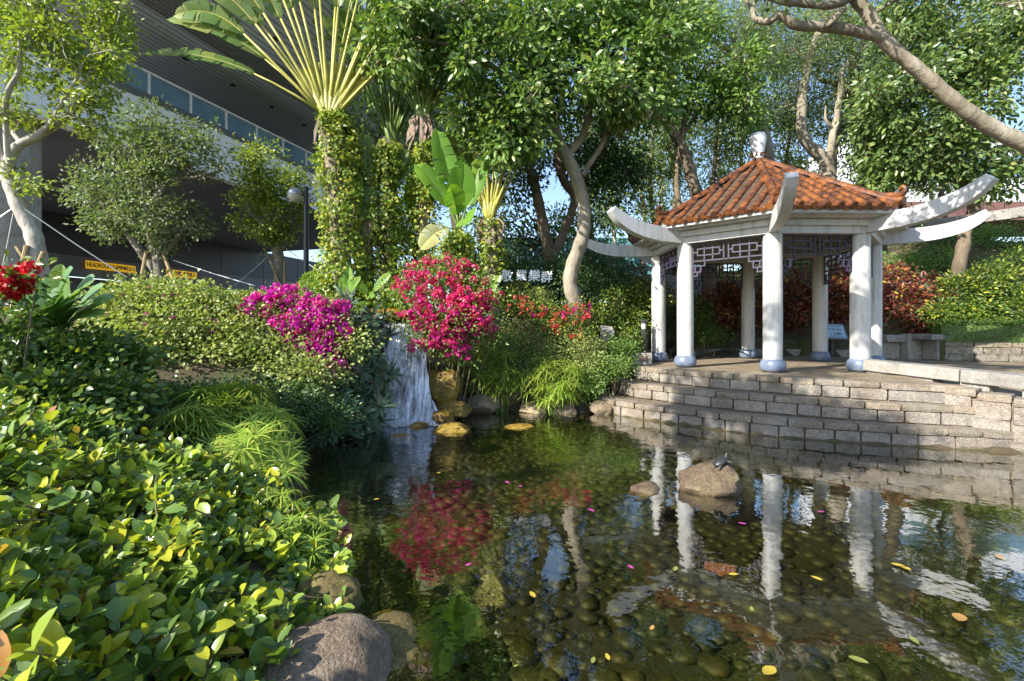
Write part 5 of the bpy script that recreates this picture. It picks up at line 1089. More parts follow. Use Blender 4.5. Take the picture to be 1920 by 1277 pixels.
for px in (945, 975, 1002, 1026): p = at(px, 545, 11.65); m_.tube([(p[0], p[1], hgt(p[0], p[1])), at(px, 524, 11.65)], .012, 5)
m_.build('support_rods', 'lamp_black', lt)

# ---------------------------------------------------------------- bougainvilleas and flowering shrubs
red_l = [(822, 520, 9.6, 76, 34, .55), (782, 550, 9.5, 50, 44, .45), (868, 560, 9.5, 62, 46, .5), (830, 590, 9.3, 72, 44, .5), (884, 604, 9.4, 48, 42, .45), (835, 632, 9.1, 46, 32, .4), (850, 655, 9.0, 28, 20, .3), (895, 580, 9.5, 26, 40, .35), (805, 620, 9.2, 35, 40, .35)]
red_s = [(748, 545, 9.4, 16, 14, .15), (925, 555, 9.4, 18, 16, .15), (918, 625, 9.3, 20, 18, .15), (775, 655, 9.0, 16, 22, .15), (880, 670, 9.0, 20, 16, .15), (762, 600, 9.2, 18, 20, .15), (700, 0, 9, 1, 1, .05), (840, 490, 9.6, 30, 10, .2), (880, 505, 9.6, 22, 12, .2)]; red_s.pop(6)
rb, _, _ = shrub('bougainvillea', 'large crimson bougainvillea cascading beside the waterfall', red_l+red_s, 'leaf_mid', .07, 380, 24, .24, cat='bougainvillea')
put_clusters(rb, 'blossom', cluster_meshes('bract_red'), red_l[:6]+red_l[7:8]+red_s[:2]+red_s[6:8], 275, (.75, 1.5)); put_clusters(rb, 'blossom', cluster_meshes('bract_pink'), red_l[3:]+red_s[2:6], 165, (.75, 1.4))
mag_l = [(500, 580, 8.3, 48, 30, .4), (545, 565, 8.3, 45, 28, .4), (595, 590, 8.2, 48, 32, .4), (560, 610, 8.0, 55, 30, .4), (610, 620, 8.0, 45, 35, .35), (600, 660, 7.8, 42, 30, .3), (632, 690, 7.7, 22, 28, .25), (565, 665, 7.8, 28, 22, .25)]
mb_, _, _ = shrub('bougainvillea', 'vivid magenta bougainvillea spilling over the left bank', mag_l, 'leaf_lantana', .06, 200, 22, .2, cat='bougainvillea')
put_clusters(mb_, 'blossom', cluster_meshes('bract_magenta')+cluster_meshes('bract_pink', nvar=1), mag_l[:6]+[(455, 590, 8.2, 14, 14, .12), (640, 580, 8.2, 18, 18, .15), (520, 545, 8.4, 30, 10, .2), (650, 625, 7.9, 14, 20, .12), (540, 640, 7.8, 30, 12, .15)], 340, (.7, 1.25)); put_clusters(mb_, 'blossom', cluster_meshes('bract_magenta', nvar=2), mag_l[5:], 45, (.7, 1.1))
cor_l = [(975, 575, 11.2, 35, 18, .4), (1010, 585, 11, 40, 18, .4), (1050, 595, 10.8, 42, 20, .4), (1090, 590, 10.8, 34, 22, .4), (1070, 620, 10.5, 36, 18, .35), (960, 565, 11.4, 25, 14, .3), (1040, 615, 10.6, 30, 14, .3)]
cb, _, _ = shrub('bougainvillea', 'sparse coral and orange bougainvillea at the S-curved trunk', cor_l, 'leaf_yellow', .06, 220, 26, .22, cat='bougainvillea')
put_clusters(cb, 'blossom', cluster_meshes('bract_coral', .05, 8, .06), cor_l, 95, (.7, 1.3)); put_clusters(cb, 'blossom', cluster_meshes('bract_pink', .05, 12, .08, 1), cor_l[1:4], 6, (1.1, 1.6))
sca_l = [(12, 512, 4.6, 26, 16, .15), (38, 530, 4.6, 24, 14, .15), (60, 505, 4.5, 10, 8, .08), (20, 545, 4.6, 26, 10, .12)]
sb, _, _ = shrub('scarlet_shrub', 'scarlet flowers at the left edge above the strap leaves', sca_l+[(0, 590, 4.6, 40, 40, .2), (30, 620, 4.6, 40, 40, .2)], 'leaf_bank', .08, 70, 12, .16, cat='flowering shrub', stems=4)
put_clusters(sb, 'blossom', cluster_meshes('bract_scarlet', .045, 11, .05), sca_l, 60, (.8, 1.15), shell=1.05)
lan_l = [(300, 560, 8.2, 90, 30, .6), (230, 590, 7.8, 60, 40, .5), (380, 580, 8.2, 80, 35, .6), (310, 620, 7.6, 100, 45, .6), (420, 620, 7.9, 70, 35, .5), (270, 670, 7.2, 70, 40, .5), (370, 670, 7.3, 80, 35, .5), (470, 640, 7.8, 50, 35, .4), (520, 655, 7.6, 60, 20, .35), (590, 700, 7.3, 45, 22, .3), (480, 690, 7.4, 60, 20, .3), (660, 640, 7.9, 25, 18, .25)]
lb_, _, _ = shrub('lantana_shrub', 'wide pale green lantana thicket with tiny lilac flowers on the left bank', lan_l, 'leaf_lantana', .07, 820, 30, .27, W=.052, shell=.72, stems=30, up=1.0)
put_clusters(lb_, 'blossom', cluster_meshes('flower_lilac', .025, 12, .025), lan_l[:6], 70, (.9, 1.5))
shrub('leafy_shrub', 'dark glossy shrub in shade at the left edge behind the foreground leaves', [(60, 690, 5.0, 110, 40, .5), (170, 680, 5.2, 90, 45, .5), (60, 760, 4.4, 120, 50, .5), (170, 750, 4.6, 80, 40, .5), (140, 668, 5.6, 90, 26, .5), (20, 680, 5.2, 60, 34, .4), (90, 830, 3.9, 100, 40, .4)], 'leaf_bank', .075, 760, 28, .22, W=.048, kind='l8', shell=.8, stems=26)
shrub('ground_cover', 'dark low cover between the papyrus and the lantana', [(420, 770, 6.2, 90, 40, .5), (520, 760, 6.6, 70, 40, .5), (600, 780, 6.9, 60, 30, .4), (480, 830, 5.9, 60, 26, .4), (360, 815, 5.9, 60, 26, .4)], 'leaf_dark', .06, 260, 30, .25, stems=12)
# right of the waterfall
shrub('ground_shrub', 'mid green ground shrub below the coral flowers', [(960, 635, 10.8, 60, 25, .5), (1020, 645, 10.6, 60, 24, .5), (1075, 650, 10.4, 50, 22, .5), (920, 650, 10.6, 45, 28, .4), (980, 690, 10.4, 60, 24, .4), (1100, 680, 10.2, 40, 24, .4), (895, 690, 10.2, 40, 30, .4)], 'leaf_lantana', .05, 520, 34, .24, W=.03, stems=14)
shrub('ground_shrub', 'grey-green creeping shrub beside the first terrace step', [(1130, 690, 10.2, 34, 18, .35), (1100, 720, 9.9, 36, 26, .35), (1150, 660, 10.9, 40, 22, .4), (1165, 690, 10.0, 24, 10, .2)], 'leaf_mid', .05, 260, 30, .2, W=.03, stems=10)
shrub('yellow_shrub', 'yellow-green variegated shrub left of the first pavilion column', [(1150, 575, 13, 45, 28, .6), (1195, 570, 13.2, 40, 30, .6), (1180, 610, 12.6, 45, 26, .5), (1140, 620, 12.4, 30, 20, .4), (1290, 590, 14.6, 45, 30, .5), (1215, 555, 13.5, 40, 30, .6)], 'leaf_yellow', .085, 420, 26, .26, stems=14)
shrub('yellow_shrub', 'small bright lime shrub beside the bollard lamp', [(1180, 638, 11.6, 20, 16, .22), (1165, 645, 11.5, 16, 12, .2)], 'leaf_yellow', .07, 60, 24, .16, stems=6)
for lab, lobs, n in [
    ('dark red croton seen between the two leftmost columns and the back kerb', [(1330, 590, 15.2, 35, 35, .5), (1360, 560, 15.6, 30, 30, .5)], 160),
    ('red croton thicket behind the far left column', [(1380, 580, 15.3, 40, 40, .6), (1420, 570, 15.4, 35, 42, .6)], 200),
    ('red croton thicket seen between the two middle columns', [(1480, 570, 15.4, 42, 45, .6), (1520, 560, 15.6, 30, 40, .6), (1500, 530, 16, 40, 25, .6)], 260),
    ('orange-red croton in front of the bent trunk behind the pavilion', [(1570, 570, 15.2, 34, 40, .6), (1590, 530, 15.6, 30, 30, .5)], 200),
    ('red croton thicket right of the rearmost right column', [(1690, 570, 14.2, 40, 38, .6), (1730, 560, 14.3, 36, 40, .6), (1670, 530, 14.8, 30, 30, .5), (1720, 605, 13.8, 36, 16, .4)], 320)]:
    shrub('croton_shrub', lab, lobs, 'leaf_croton', .14, n, 20, .26, W=.05, kind='l8', cat='croton', group='croton shrubs on the bank behind the pavilion', stems=10, up=.4)
shrub('yellow_shrub', 'bright yellow-green shrub bank right of the crotons', [(1800, 555, 13.6, 50, 35, .6), (1860, 540, 13.6, 50, 40, .6), (1900, 570, 13.2, 45, 35, .6), (1830, 590, 13, 60, 22, .5), (1770, 590, 13.2, 28, 20, .4), (1900, 500, 14.2, 40, 26, .6)], 'leaf_yellow', .12, 460, 22, .28, W=.05, stems=18)
shrub('slope_shrub', 'dull green cover on the slope behind the right brackets', [(1680, 500, 16.5, 50, 24, .7), (1740, 490, 16.5, 60, 25, .7), (1830, 460, 17, 60, 30, .8), (1890, 450, 17, 50, 30, .8), (1760, 450, 18, 50, 20, .8), (1600, 500, 17, 50, 22, .7), (1500, 500, 17, 60, 20, .7), (1400, 520, 17, 60, 25, .7)], 'leaf_mid', .09, 560, 26, .34, stems=16)
shrub('slope_shrub', 'low green bush behind the left column base', [(1300, 625, 14.0, 40, 18, .4), (1340, 630, 14.2, 34, 14, .4)], 'leaf_box', .06, 140, 26, .2, stems=8)
shrub('backdrop_shrub', 'dark thicket behind the S-curved trunk and the railing', [(1130, 510, 16, 50, 30, .7), (1170, 500, 16.5, 45, 25, .7), (1090, 480, 16.5, 40, 40, .7), (960, 480, 16, 60, 30, .7)], 'leaf_dark', .11, 220, 26, .4, stems=10)
shrub('backdrop_shrub', 'green shrubs at the foot of the ivy columns', [(720, 560, 11.2, 40, 24, .4), (760, 550, 11.4, 26, 30, .4), (630, 570, 11.0, 40, 18, .4), (740, 530, 11.5, 20, 26, .3)], 'leaf_ivy', .08, 200, 26, .24, stems=8)

# ---------------------------------------------------------------- strap-leaved plants
def rosette_mesh(n, L, W, mat, up=.7, droop=.45, name='rosette', flat=0.):
    a = RG.uniform(0, 6.28, n); el = RG.uniform(.25, 1.15, n)*up; T = np.c_[np.cos(a)*np.cos(el), np.sin(a)*np.cos(el), np.sin(el)]; P = T*.015; N = np.c_[-np.cos(a)*np.sin(el), -np.sin(a)*np.sin(el), np.cos(el)]
    return leaf_mesh(name, P, T, N, L*RG.uniform(.7, 1.15, n), W, mat, 'strap', fold=.3, curl=.05, droop=RG.uniform(.1, droop, n))
ob = thing('oyster_plant_bed', 'dark strappy oyster plants clothing the bank left of the waterfall', 'plant bed', (-2.9, 8.6, .6))
ROS = [rosette_mesh(16, .30, .042, 'leaf_oyster', 1.0, .5) for _ in range(4)]
pl = []
for (cx, cy_, cd, rx, ry, dd) in [(680, 620, 8.9, 36, 34, .3), (665, 680, 8.6, 50, 40, .3), (640, 730, 8.2, 60, 40, .3), (690, 740, 8.6, 28, 40, .25), (600, 770, 7.6, 60, 40, .3), (660, 790, 8.0, 50, 24, .3), (560, 740, 7.6, 50, 40, .3), (570, 810, 7.0, 30, 20, .2), (640, 600, 9.2, 40, 24, .3), (615, 660, 8.4, 40, 40, .3), (520, 720, 7.6, 40, 30, .3)]:
    for _ in range(26): pl.append(at(cx+RG.normal()*rx*.6, cy_+RG.normal()*ry*.6, cd+RG.normal()*dd*.6))
for p in pl:
    v = unit(np.array([.55, -.75, .5])+RG.normal(size=3)*.35); x = unit(np.cross(v, rdir(1)[0])); y = np.cross(v, x); k = RG.uniform(.75, 1.3); p[2] = max(p[2], .04)
    inst('rosette', ROS[RG.integers(4)], ob, frame(p, x, y, v, (k, k, k)))
m_ = MB()                                            # the steep earth face they root in
for px, py, d, rx, ry in ((640, 700, 9.0, 70, 90), (570, 760, 8.0, 70, 60), (690, 660, 9.4, 40, 80)):
    V, Fc = ico(3, px, .15); m_.addmesh(at(px, py, d)+V*np.array([m_of(rx, d), .4, m_of(ry, d)]), Fc)
m_.build('earth_face', 'soil', ob, True, None)
def umbel_mesh(n, L, W):
    a = np.arange(n)*2*math.pi/n+RG.uniform(-.15, .15, n); el = RG.uniform(-.05, .75, n); T = np.c_[np.cos(a)*np.cos(el), np.sin(a)*np.cos(el), np.sin(el)]; N = np.tile([0, 0, 1.], (n, 1))+T*.01
    return leaf_mesh('umbel', T*.008, T, N, L*RG.uniform(.75, 1.15, n), W, 'leaf_papyrus', 'strap', fold=.3, curl=.0, droop=RG.uniform(.25, .75, n))
UMB = [umbel_mesh(22, .26, .013) for _ in range(4)]; UMBB = [umbel_mesh(18, .24, .012) for _ in range(3)]
def papyrus(label, tops, base, ms, s=(.8, 1.25), jit=0, flowers=False):
    b0 = at(*base); gz = max(hgt(b0[0], b0[1]), 0)-.03; root = thing('papyrus_clump', label, 'papyrus', (b0[0], b0[1], gz), 'papyrus clumps on the pond edge'); st_ = MB()
    for p in tops:
        g = np.array([b0[0]+(p[0]-b0[0])*.45+RG.normal()*.05, b0[1]+(p[1]-b0[1])*.5+RG.normal()*.05, gz]); m = (g+p)/2+np.array([(g[0]-p[0])*.12, 0, .05]); st_.tube(smooth_line([g, m, p], 4), .006, 4, False)
        lean = unit(p-g)*.6+np.array([0, 0, .8])+RG.normal(size=3)*.2; v = unit(lean); x = unit(np.cross(v, rdir(1)[0])); k = RG.uniform(*s); inst('umbel', ms[RG.integers(len(ms))], root, frame(p, x, np.cross(v, x), v, (k, k, k)))
    st_.build('stems', 'petiole_green', root, True, None); return root
def tops_of(lobes, n): P, C, _ = lobe_points(lobes, n, .6); P[:, 2] = np.maximum(P[:, 2], .12); return P
papyrus('papyrus clump nearest the waterfall on the far bank', tops_of([(925, 680, 9.9, 42, 28, .35), (900, 710, 9.8, 30, 24, .3), (945, 715, 9.7, 40, 30, .3)], 62), (930, 765, 9.9), UMBB, (1.0, 1.5))
papyrus('papyrus clump next to the terrace steps on the far bank', tops_of([(1040, 700, 9.7, 50, 30, .35), (1010, 690, 9.8, 34, 26, .3), (1075, 725, 9.5, 40, 28, .3), (1030, 740, 9.5, 40, 18, .25)], 76), (1040, 768, 9.8), UMBB, (1.0, 1.5))
papyrus('drooping papyrus on the left bank above the dark water', tops_of([(430, 775, 5.4, 80, 24, .35), (500, 800, 5.2, 45, 30, .3), (390, 800, 5.2, 50, 26, .3), (460, 840, 4.8, 60, 36, .3), (530, 850, 4.9, 24, 24, .2), (380, 740, 5.6, 50, 20, .3), (440, 745, 5.6, 60, 20, .3), (350, 780, 5.0, 40, 24, .3), (500, 880, 4.6, 40, 20, .2)], 150), (430, 900, 5.3), UMB, (.85, 1.35))
papyrus('small papyrus tuft between the boulders and the foreground leaves', tops_of([(560, 985, 3.5, 40, 30, .2), (520, 940, 3.8, 40, 30, .2), (590, 1020, 3.35, 20, 24, .12)], 20), (540, 1040, 3.6), UMB, (.5, .75))
papyrus('grey papyrus tuft under the oyster plants', tops_of([(585, 780, 6.9, 26, 20, .15), (610, 790, 6.9, 20, 14, .15)], 10), (590, 830, 7.0), UMB, (.6, .9))
# bird-of-paradise at the left
bp0 = at(85, 640, 5.4); bpl = thing('bird_of_paradise', 'grey-green strelitzia with broad strap leaves at the left edge', 'strelitzia', (bp0[0], bp0[1], hgt(bp0[0], bp0[1])))
for tx, ty, td, W in [(118, 492, 5.3, .16), (140, 510, 5.0, .17), (100, 520, 5.4, .16), (178, 533, 5.1, .18), (170, 560, 4.9, .17), (195, 548, 5.3, .16), (150, 585, 4.8, .16), (60, 560, 5.0, .15), (20, 590, 4.8, .12), (0, 640, 4.6, .1), (110, 575, 4.8, .15), (200, 590, 5.0, .15), (75, 530, 5.6, .15), (165, 610, 4.7, .14), (30, 560, 5.5, .14), (185, 625, 4.9, .14), (130, 545, 5.6, .15), (45, 610, 4.7, .12), (215, 570, 5.4, .14), (95, 600, 4.7, .13)]:
    b = bp0+RG.normal(size=3)*.06; b[2] = bp0[2]-.15; e = at(tx, ty, td); v = e-b; L = np.linalg.norm(v)
    frond(bpl, b, v+np.array([0, 0, .42*L]), np.array([.15, -.5, .85]), L*.42, L*.78, W*1.6, .28, ['petiole_green', 'leaf_bird'], .009, .0, 'leaf', .05)

# ---------------------------------------------------------------- foreground glossy shrub: 300 leaves in view as pieces, the rest as one mass
fg = thing('foreground_shrub', 'glossy round-leaved shrub with yellow and red young leaves filling the lower left', 'shrub', (-1.9, 2.6, .3))
def shore_x(y): return np.interp(y, [1, 1.9, 2.4, 3.3, 4.87], [-.95, -1.05, -1.12, -1.36, -2.2])
shoots = []
while len(shoots) < 1450:
    y = RG.uniform(1.25, 4.3); x = shore_x(y)+.22-RG.random()**1.1*2.7; q_ = shore_x(y)-x
    z = .08+.46*max(q_+.10, 0)**.9+.22*mnoise.noise(Vector((x*1.9, y*1.9, 1)))
    if z > 1.2: z = 1.2-RG.random()*.15
    if y < 2.6: z += .16*(2.6-y)
    if q_ < -.05 and y < 2.7: continue
    px = 960+F*x/y; py = HZ+(CZ-z)/y*F
    if px < -150 or px > 700 or py > 1420: continue
    z -= RG.random()**2*.3
    shoots.append((x, y, max(z, .06)))
for _ in range(26):                                  # a few taller young shoots stand proud
    k = RG.integers(len(shoots)); s = shoots[k]; shoots.append((s[0], s[1], s[2]+RG.uniform(.12, .26)))
shoots = np.array(shoots); LP, LTt, LN, LL = [], [], [], []; sm = MB()
for s in shoots:
    dirv = unit(np.array([.35, -.35, .75])+RG.normal(size=3)*.45); Ls = RG.uniform(.18, .38); p0 = s-dirv*Ls*.8; nl = int(RG.integers(6, 10)); sm.tube([p0, p0+dirv*Ls*.5+RG.normal(size=3)*.01, p0+dirv*Ls], [.005, .004, .002], 4, False)
    x = unit(np.cross(dirv, (0, 0, 1.))); yv = np.cross(dirv, x); ph = RG.uniform(0, 6.28)
    for k in range(nl):
        u = .15+.85*k/(nl-1); a = ph+k*2.4; sd2 = x*math.cos(a)+yv*math.sin(a); T = sd2*.85+dirv*(.35+.4*u)+np.array([0, 0, .1]); nn = np.array([.0, -.15, .7])+np.array(SUN)*.5+dirv*.4+RG.normal(size=3)*.3
        LP.append(p0+dirv*Ls*u+sd2*.006); LTt.append(T); LN.append(nn); LL.append(RG.uniform(.045, .125)*(1.12 if u < .8 else .8))
sm.build('stems', 'twig', fg, True, None)
LP, LTt, LN, LL = map(np.array, (LP, LTt, LN, LL)); LTt = unit(LTt); LN = unit(LN-LTt*np.sum(LN*LTt, 1, keepdims=True))
scr = LL/LP[:, 1]; px = 960+F*LP[:, 0]/LP[:, 1]; py = HZ+(CZ-LP[:, 2])/LP[:, 1]*F; vis = (px > 0) & (py < 1277)
key = np.where(vis, scr+.012*(LP[:, 2]-.4), -1); order = np.argsort(-key); big = order[:300]; rest = order[300:]
ONE = [leaf_mesh('leaf', np.zeros((1, 3)), np.array([[0, 1., 0]]), np.array([[0, 0, 1.]]), 1.0, w_, 'leaf_glossy', 'oval', fold=f_, curl=c_) for w_, f_, c_ in ((.62, .22, .10), (.56, .3, .2), (.66, .15, .05), (.58, .25, -.05))]
for i in big:
    T, N = LTt[i], LN[i]; S = np.cross(T, N); k = LL[i]; inst('leaf', ONE[i % 4], fg, frame(LP[i], -S, T, N, (k, k, k)))
leaf_part('leaves', fg, LP[rest], LTt[rest], LN[rest], LL[rest], LL[rest]*.6, 'leaf_glossy', 'oval', fold=.3, curl=.16)
spr = at(640, 1118, 2.85); m_ = MB(); m_.tube(smooth_line([at(520, 1100, 2.7), at(585, 1120, 2.75), spr], 5), .004, 5); m_.build('stems', 'twig', fg, True)

# ---------------------------------------------------------------- street furniture and small things
lp = at(574, 505, 12.6); gz = hgt(lp[0], lp[1]); lamp = thing('street_lamp', 'black street lamp post with a bowl lantern in front of the building', 'lamp', (lp[0], lp[1], gz)); topz = at(571, 350, 12.6)[2]
MB().tube([(lp[0], lp[1], gz), (lp[0], lp[1], topz)], [.075, .06], 14).build('post', 'lamp_black', lamp, True); lc = at(553, 366, 12.5)
m_ = MB(); m_.tube([(lp[0], lp[1], lc[2]+.0), (lc[0]+.12, lc[1], lc[2]+.02)], .025, 8); m_.build('arm', 'lamp_black', lamp)
MB().lathe([(.19, .0), (.185, .06), (.15, .13), (.08, .18), (.01, .2)], lc, 20).build('lamp_hood', 'lamp_silver', lamp, True); MB().lathe([(.01, -.19), (.08, -.175), (.14, -.12), (.175, -.05), (.18, -.002)], lc, 20).build('lamp_bowl', 'lamp_bowl', lamp, True)
def wire(label, a, b): m_ = MB(); a, b = at(*a), at(*b); m = (a+b)/2-np.array([0, 0, .02]); m_.tube([a, m, b], .012, 5); single('guy_wire', label, 'guy wire', m_, 'wire', 'guy wires staying the young trees')
wire('long bright guy wire sloping down from the leftmost young tree', (46, 392, 9.9), (238, 520, 10.6)); wire('short guy wire running left from the leftmost young tree', (22, 392, 9.9), (-60, 445, 9.6)); wire('thin guy wire hanging beside the leftmost trunk', (25, 400, 10.1), (5, 500, 10.3))
wire('guy wire from the twin trunk to the clipped hedge', (325, 488, 12.9), (478, 536, 12.2)); wire('guy wire left of the lamp sloping to the hedge', (505, 478, 14.4), (440, 535, 13.6)); wire('guy wire passing behind the lamp post', (530, 462, 14.4), (605, 512, 13.8))
wire('upper guy wire right of the narrower ivy column', (748, 468, 12.8), (790, 495, 12.6)); wire('lower guy wire right of the narrower ivy column', (738, 482, 12.8), (768, 505, 12.6))
def stake(label, a, b, r=.045):
    a, b = at(*a), at(*b); a[2] = min(a[2], hgt(a[0], a[1])+.0) if a[2] > hgt(a[0], a[1]) else a[2]
    m_ = MB(); m_.tube([a, (a+b)/2, b], [r, r, r*.9], 8); single('timber_stake', label, 'stake', m_, 'stake_wood', 'timber stakes propping the young trees', True)
stake('stake crossing in front of the leftmost trunk from lower left', (20, 545, 9.7), (50, 460, 9.8)); stake('stake leaning across the leftmost trunk from lower right', (30, 520, 9.6), (82, 472, 9.7)); stake('stake behind the leftmost trunk leaning left', (120, 525, 10.3), (30, 462, 10.2), .035)
stake('stake left of the twin trunk leaning into it', (248, 525, 12.7), (275, 470, 12.8)); stake('thin stake close beside the left one at the twin trunk', (262, 525, 12.9), (272, 478, 12.9), .035); stake('bright stake right of the twin trunk leaning into it', (356, 543, 12.5), (306, 475, 12.8))
stake('thin stake left of the small yellowish tree', (502, 530, 14.3), (524, 480, 14.4), .03); stake('stake crossing the small yellowish tree trunk', (550, 525, 14.2), (506, 488, 14.3), .03); stake('upright stake in front of the small yellowish tree', (534, 535, 14.2), (533, 490, 14.3), .03)
bc = at(1207, 640, 12.0); gz = hgt(bc[0], bc[1]); bo_ = thing('bollard_lamp', 'black bollard lamp left of the first column', 'lamp', (bc[0], bc[1], gz)); zt = at(1207, 598, 12.0)[2]
MB().lathe([(.07, -.05), (.07, zt-gz-.26), (.06, zt-gz-.25)], (bc[0], bc[1], gz), 14).build('post', 'lamp_black', bo_, True); MB().lathe([(.058, 0), (.058, .14)], (bc[0], bc[1], zt-.25), 14).build('lens', 'lamp_bowl', bo_, True); MB().lathe([(.072, 0), (.072, .07), (.04, .1)], (bc[0], bc[1], zt-.11), 14).build('cap', 'lamp_black', bo_, True)
c = at(1203, 668, 11.4); pb = thing('plaque_block', 'pale granite block with a small plaque at the left end of the platform', 'plaque', (c[0], c[1], TOPZ-.05)); m_ = MB(); m_.box((c[0], c[1], TOPZ+.10), (.46, .24, .32), -.15); o = m_.build('block', 'granite_slab', pb); o.modifiers.new('b', 'BEVEL').width = .012
MB().box((c[0]-.02, c[1]-.135, TOPZ+.14), (.2, .03, .1), -.15).build('plate', 'plaque', pb)
c = at(1139, 626, 11.4); gz = hgt(c[0], c[1]); mp = thing('marker_stone', 'small slant-topped concrete marker among the shrubs', 'marker', (c[0], c[1], gz)); z0 = c[2]-.35; a, b = .14, .12
MB().addmesh([(c[0]-a, c[1]-b, z0), (c[0]+a, c[1]-b, z0), (c[0]+a, c[1]+b, z0), (c[0]-a, c[1]+b, z0), (c[0]-a, c[1]-b, c[2]+.06), (c[0]+a, c[1]-b, c[2]+.03), (c[0]+a, c[1]+b, c[2]+.17), (c[0]-a, c[1]+b, c[2]+.2)], [(3, 2, 1, 0), (4, 5, 6, 7), (0, 1, 5, 4), (1, 2, 6, 5), (2, 3, 7, 6), (3, 0, 4, 7)]).build('block', 'concrete', mp)
c = at(1562, 622, 14.0); ib = thing('information_board', 'slanted blue information board at the back of the pavilion', 'sign', (c[0], c[1], TOPZ)); up_ = unit(np.array([.03, .5, .86])); nr = unit(np.array([.02, -.86, .5])); xx = np.cross(up_, nr)
def pan(cx, cz, w_, h_, t_, off, nm, mat): m_ = MB(); m_.box(c+xx*cx+up_*cz+nr*off, (w_, h_, t_), R=np.stack([xx, up_, nr], 1)); return m_.build(nm, mat, ib)
pan(0, 0, .72, .5, .04, 0, 'frame', 'board_frame'); pan(0, 0, .62, .40, .01, .026, 'panel', 'board_blue')
for (cx, cz, w_, h_) in ((-.02, .16, .5, .025), (-.16, .06, .14, .05), (.0, .06, .1, .06), (.16, .06, .14, .05), (-.1, -.08, .03, .1), (.0, -.1, .04, .13), (.12, -.08, .14, .1), (0, -.17, .4, .015)): pan(cx, cz, w_, h_, .004, .034, 'print', 'board_frame')
MB().box((c[0], c[1]+.05, (TOPZ+c[2])/2-.1), (.07, .05, c[2]-TOPZ), 0).build('post', 'lamp_black', ib)
# concrete seats and low stone wall at the back right
st_ = thing('concrete_seat', 'stepped concrete seat wall behind the parapet slab', 'seat', (10.8, 13.2, TOPZ)); 
def cb(name, px0, px1, y0, y1, d, dep, mat, parent):
    d *= KP; a, b = at(px0, y1, d), at(px1, y0, d); m_ = MB(); m_.box(((a[0]+b[0])/2, d+dep/2, (a[2]+b[2])/2), (b[0]-a[0], dep, b[2]-a[2])); o = m_.build(name, mat, parent); k = o.modifiers.new('b', 'BEVEL'); k.width = .03; k.segments = 2
cb('pier', 1758, 1800, 638, 676, 11.9, .5, 'concrete', st_); cb('pier_cap', 1747, 1808, 627, 638, 11.8, .7, 'concrete', st_); cb('back_panel', 1704, 1757, 626, 676, 12.4, .3, 'concrete', st_); cb('seat_ledge', 1664, 1706, 628, 642, 12.5, .5, 'concrete', st_); cb('seat_block', 1640, 1704, 640, 676, 12.7, .3, 'concrete', st_); cb('rear_pier', 1650, 1680, 612, 628, 13.4, .5, 'concrete', st_); cb('rear_cap', 1646, 1684, 605, 612, 13.3, .7, 'concrete', st_)
sw = thing('stone_wall', 'low mossy stone block wall under the clipped hedge at the right', 'stone wall', (12, 11.2, TOPZ)); WE = np.array([(11.2, 12.5), (13.4, 11.7), (16.2, 11.1)]); WE = arc_resample(WE, 30)
MB().prism([tuple(p) for p in inset_curve(WE, .05)]+[tuple(p) for p in inset_curve(WE, .8)[::-1]], .5, TOPZ+.46).build('mortar_core', 'mortar', sw)
rr = random.Random(3); lay_row(sw, WE, TOPZ+.36, TOPZ+.48, (.5, .9), .34, CAPM, 'cap_stone', .01, rnd=rr)
for r_ in range(2): lay_row(sw, WE, TOPZ+.18*r_, TOPZ+.18*(r_+1), (.4, .8), .2, BLOCKM, 'stone_block', 0, rnd=rr)
# backdrop: road parapet and teal hoarding, buildings beyond the trees
rw = thing('road_parapet', 'grey concrete road parapet with posts seen under the left bracket', 'parapet', at(1180, 530, 18)); 
def wl_(px0, px1, y0, y1, d, dep, mat, nm, parent): a, b = at(px0, y1, d), at(px1, y0, d); MB().box(((a[0]+b[0])/2, d+dep/2, (a[2]+b[2])/2), (b[0]-a[0], dep, b[2]-a[2])).build(nm, mat, parent)
wl_(1120, 1330, 514, 560, 18, .3, 'concrete', 'wall', rw); wl_(1155, 1330, 500, 507, 18.1, .15, 'concrete', 'rail', rw)
for p in (1165, 1208, 1250, 1292): wl_(p-5, p+5, 498, 514, 18.05, .2, 'concrete', 'post', rw)
th = thing('teal_hoarding', 'teal panelled hoarding behind the trunks', 'hoarding', at(1100, 480, 26))
for p in range(940, 1330, 30): wl_(p+.4, p+29.6, 446, 560, 26, .08, 'teal_panel', 'panel', th)
fb = thing('far_building', 'white-clad building with brown lower band beyond the right trees', 'building', at(1850, 450, 30))
wl_(1600, 2100, 250, 378, 32, 6, 'facade_white', 'upper_wall', fb); wl_(1660, 2100, 378, 412, 31.6, 6, 'brown_panel', 'brown_band', fb)
for p in range(1610, 2080, 48): wl_(p, p+44, 290, 330, 31.9, .2, 'pane_glass', 'window', fb)
kb_ = thing('hillside_parapet', 'long concrete parapet along the top of the right slope', 'parapet', at(1850, 420, 21)); a, b = at(1700, 428, 23), at(1990, 388, 19); MB().beam(a, b, .3, .42).build('wall', 'concrete', kb_)

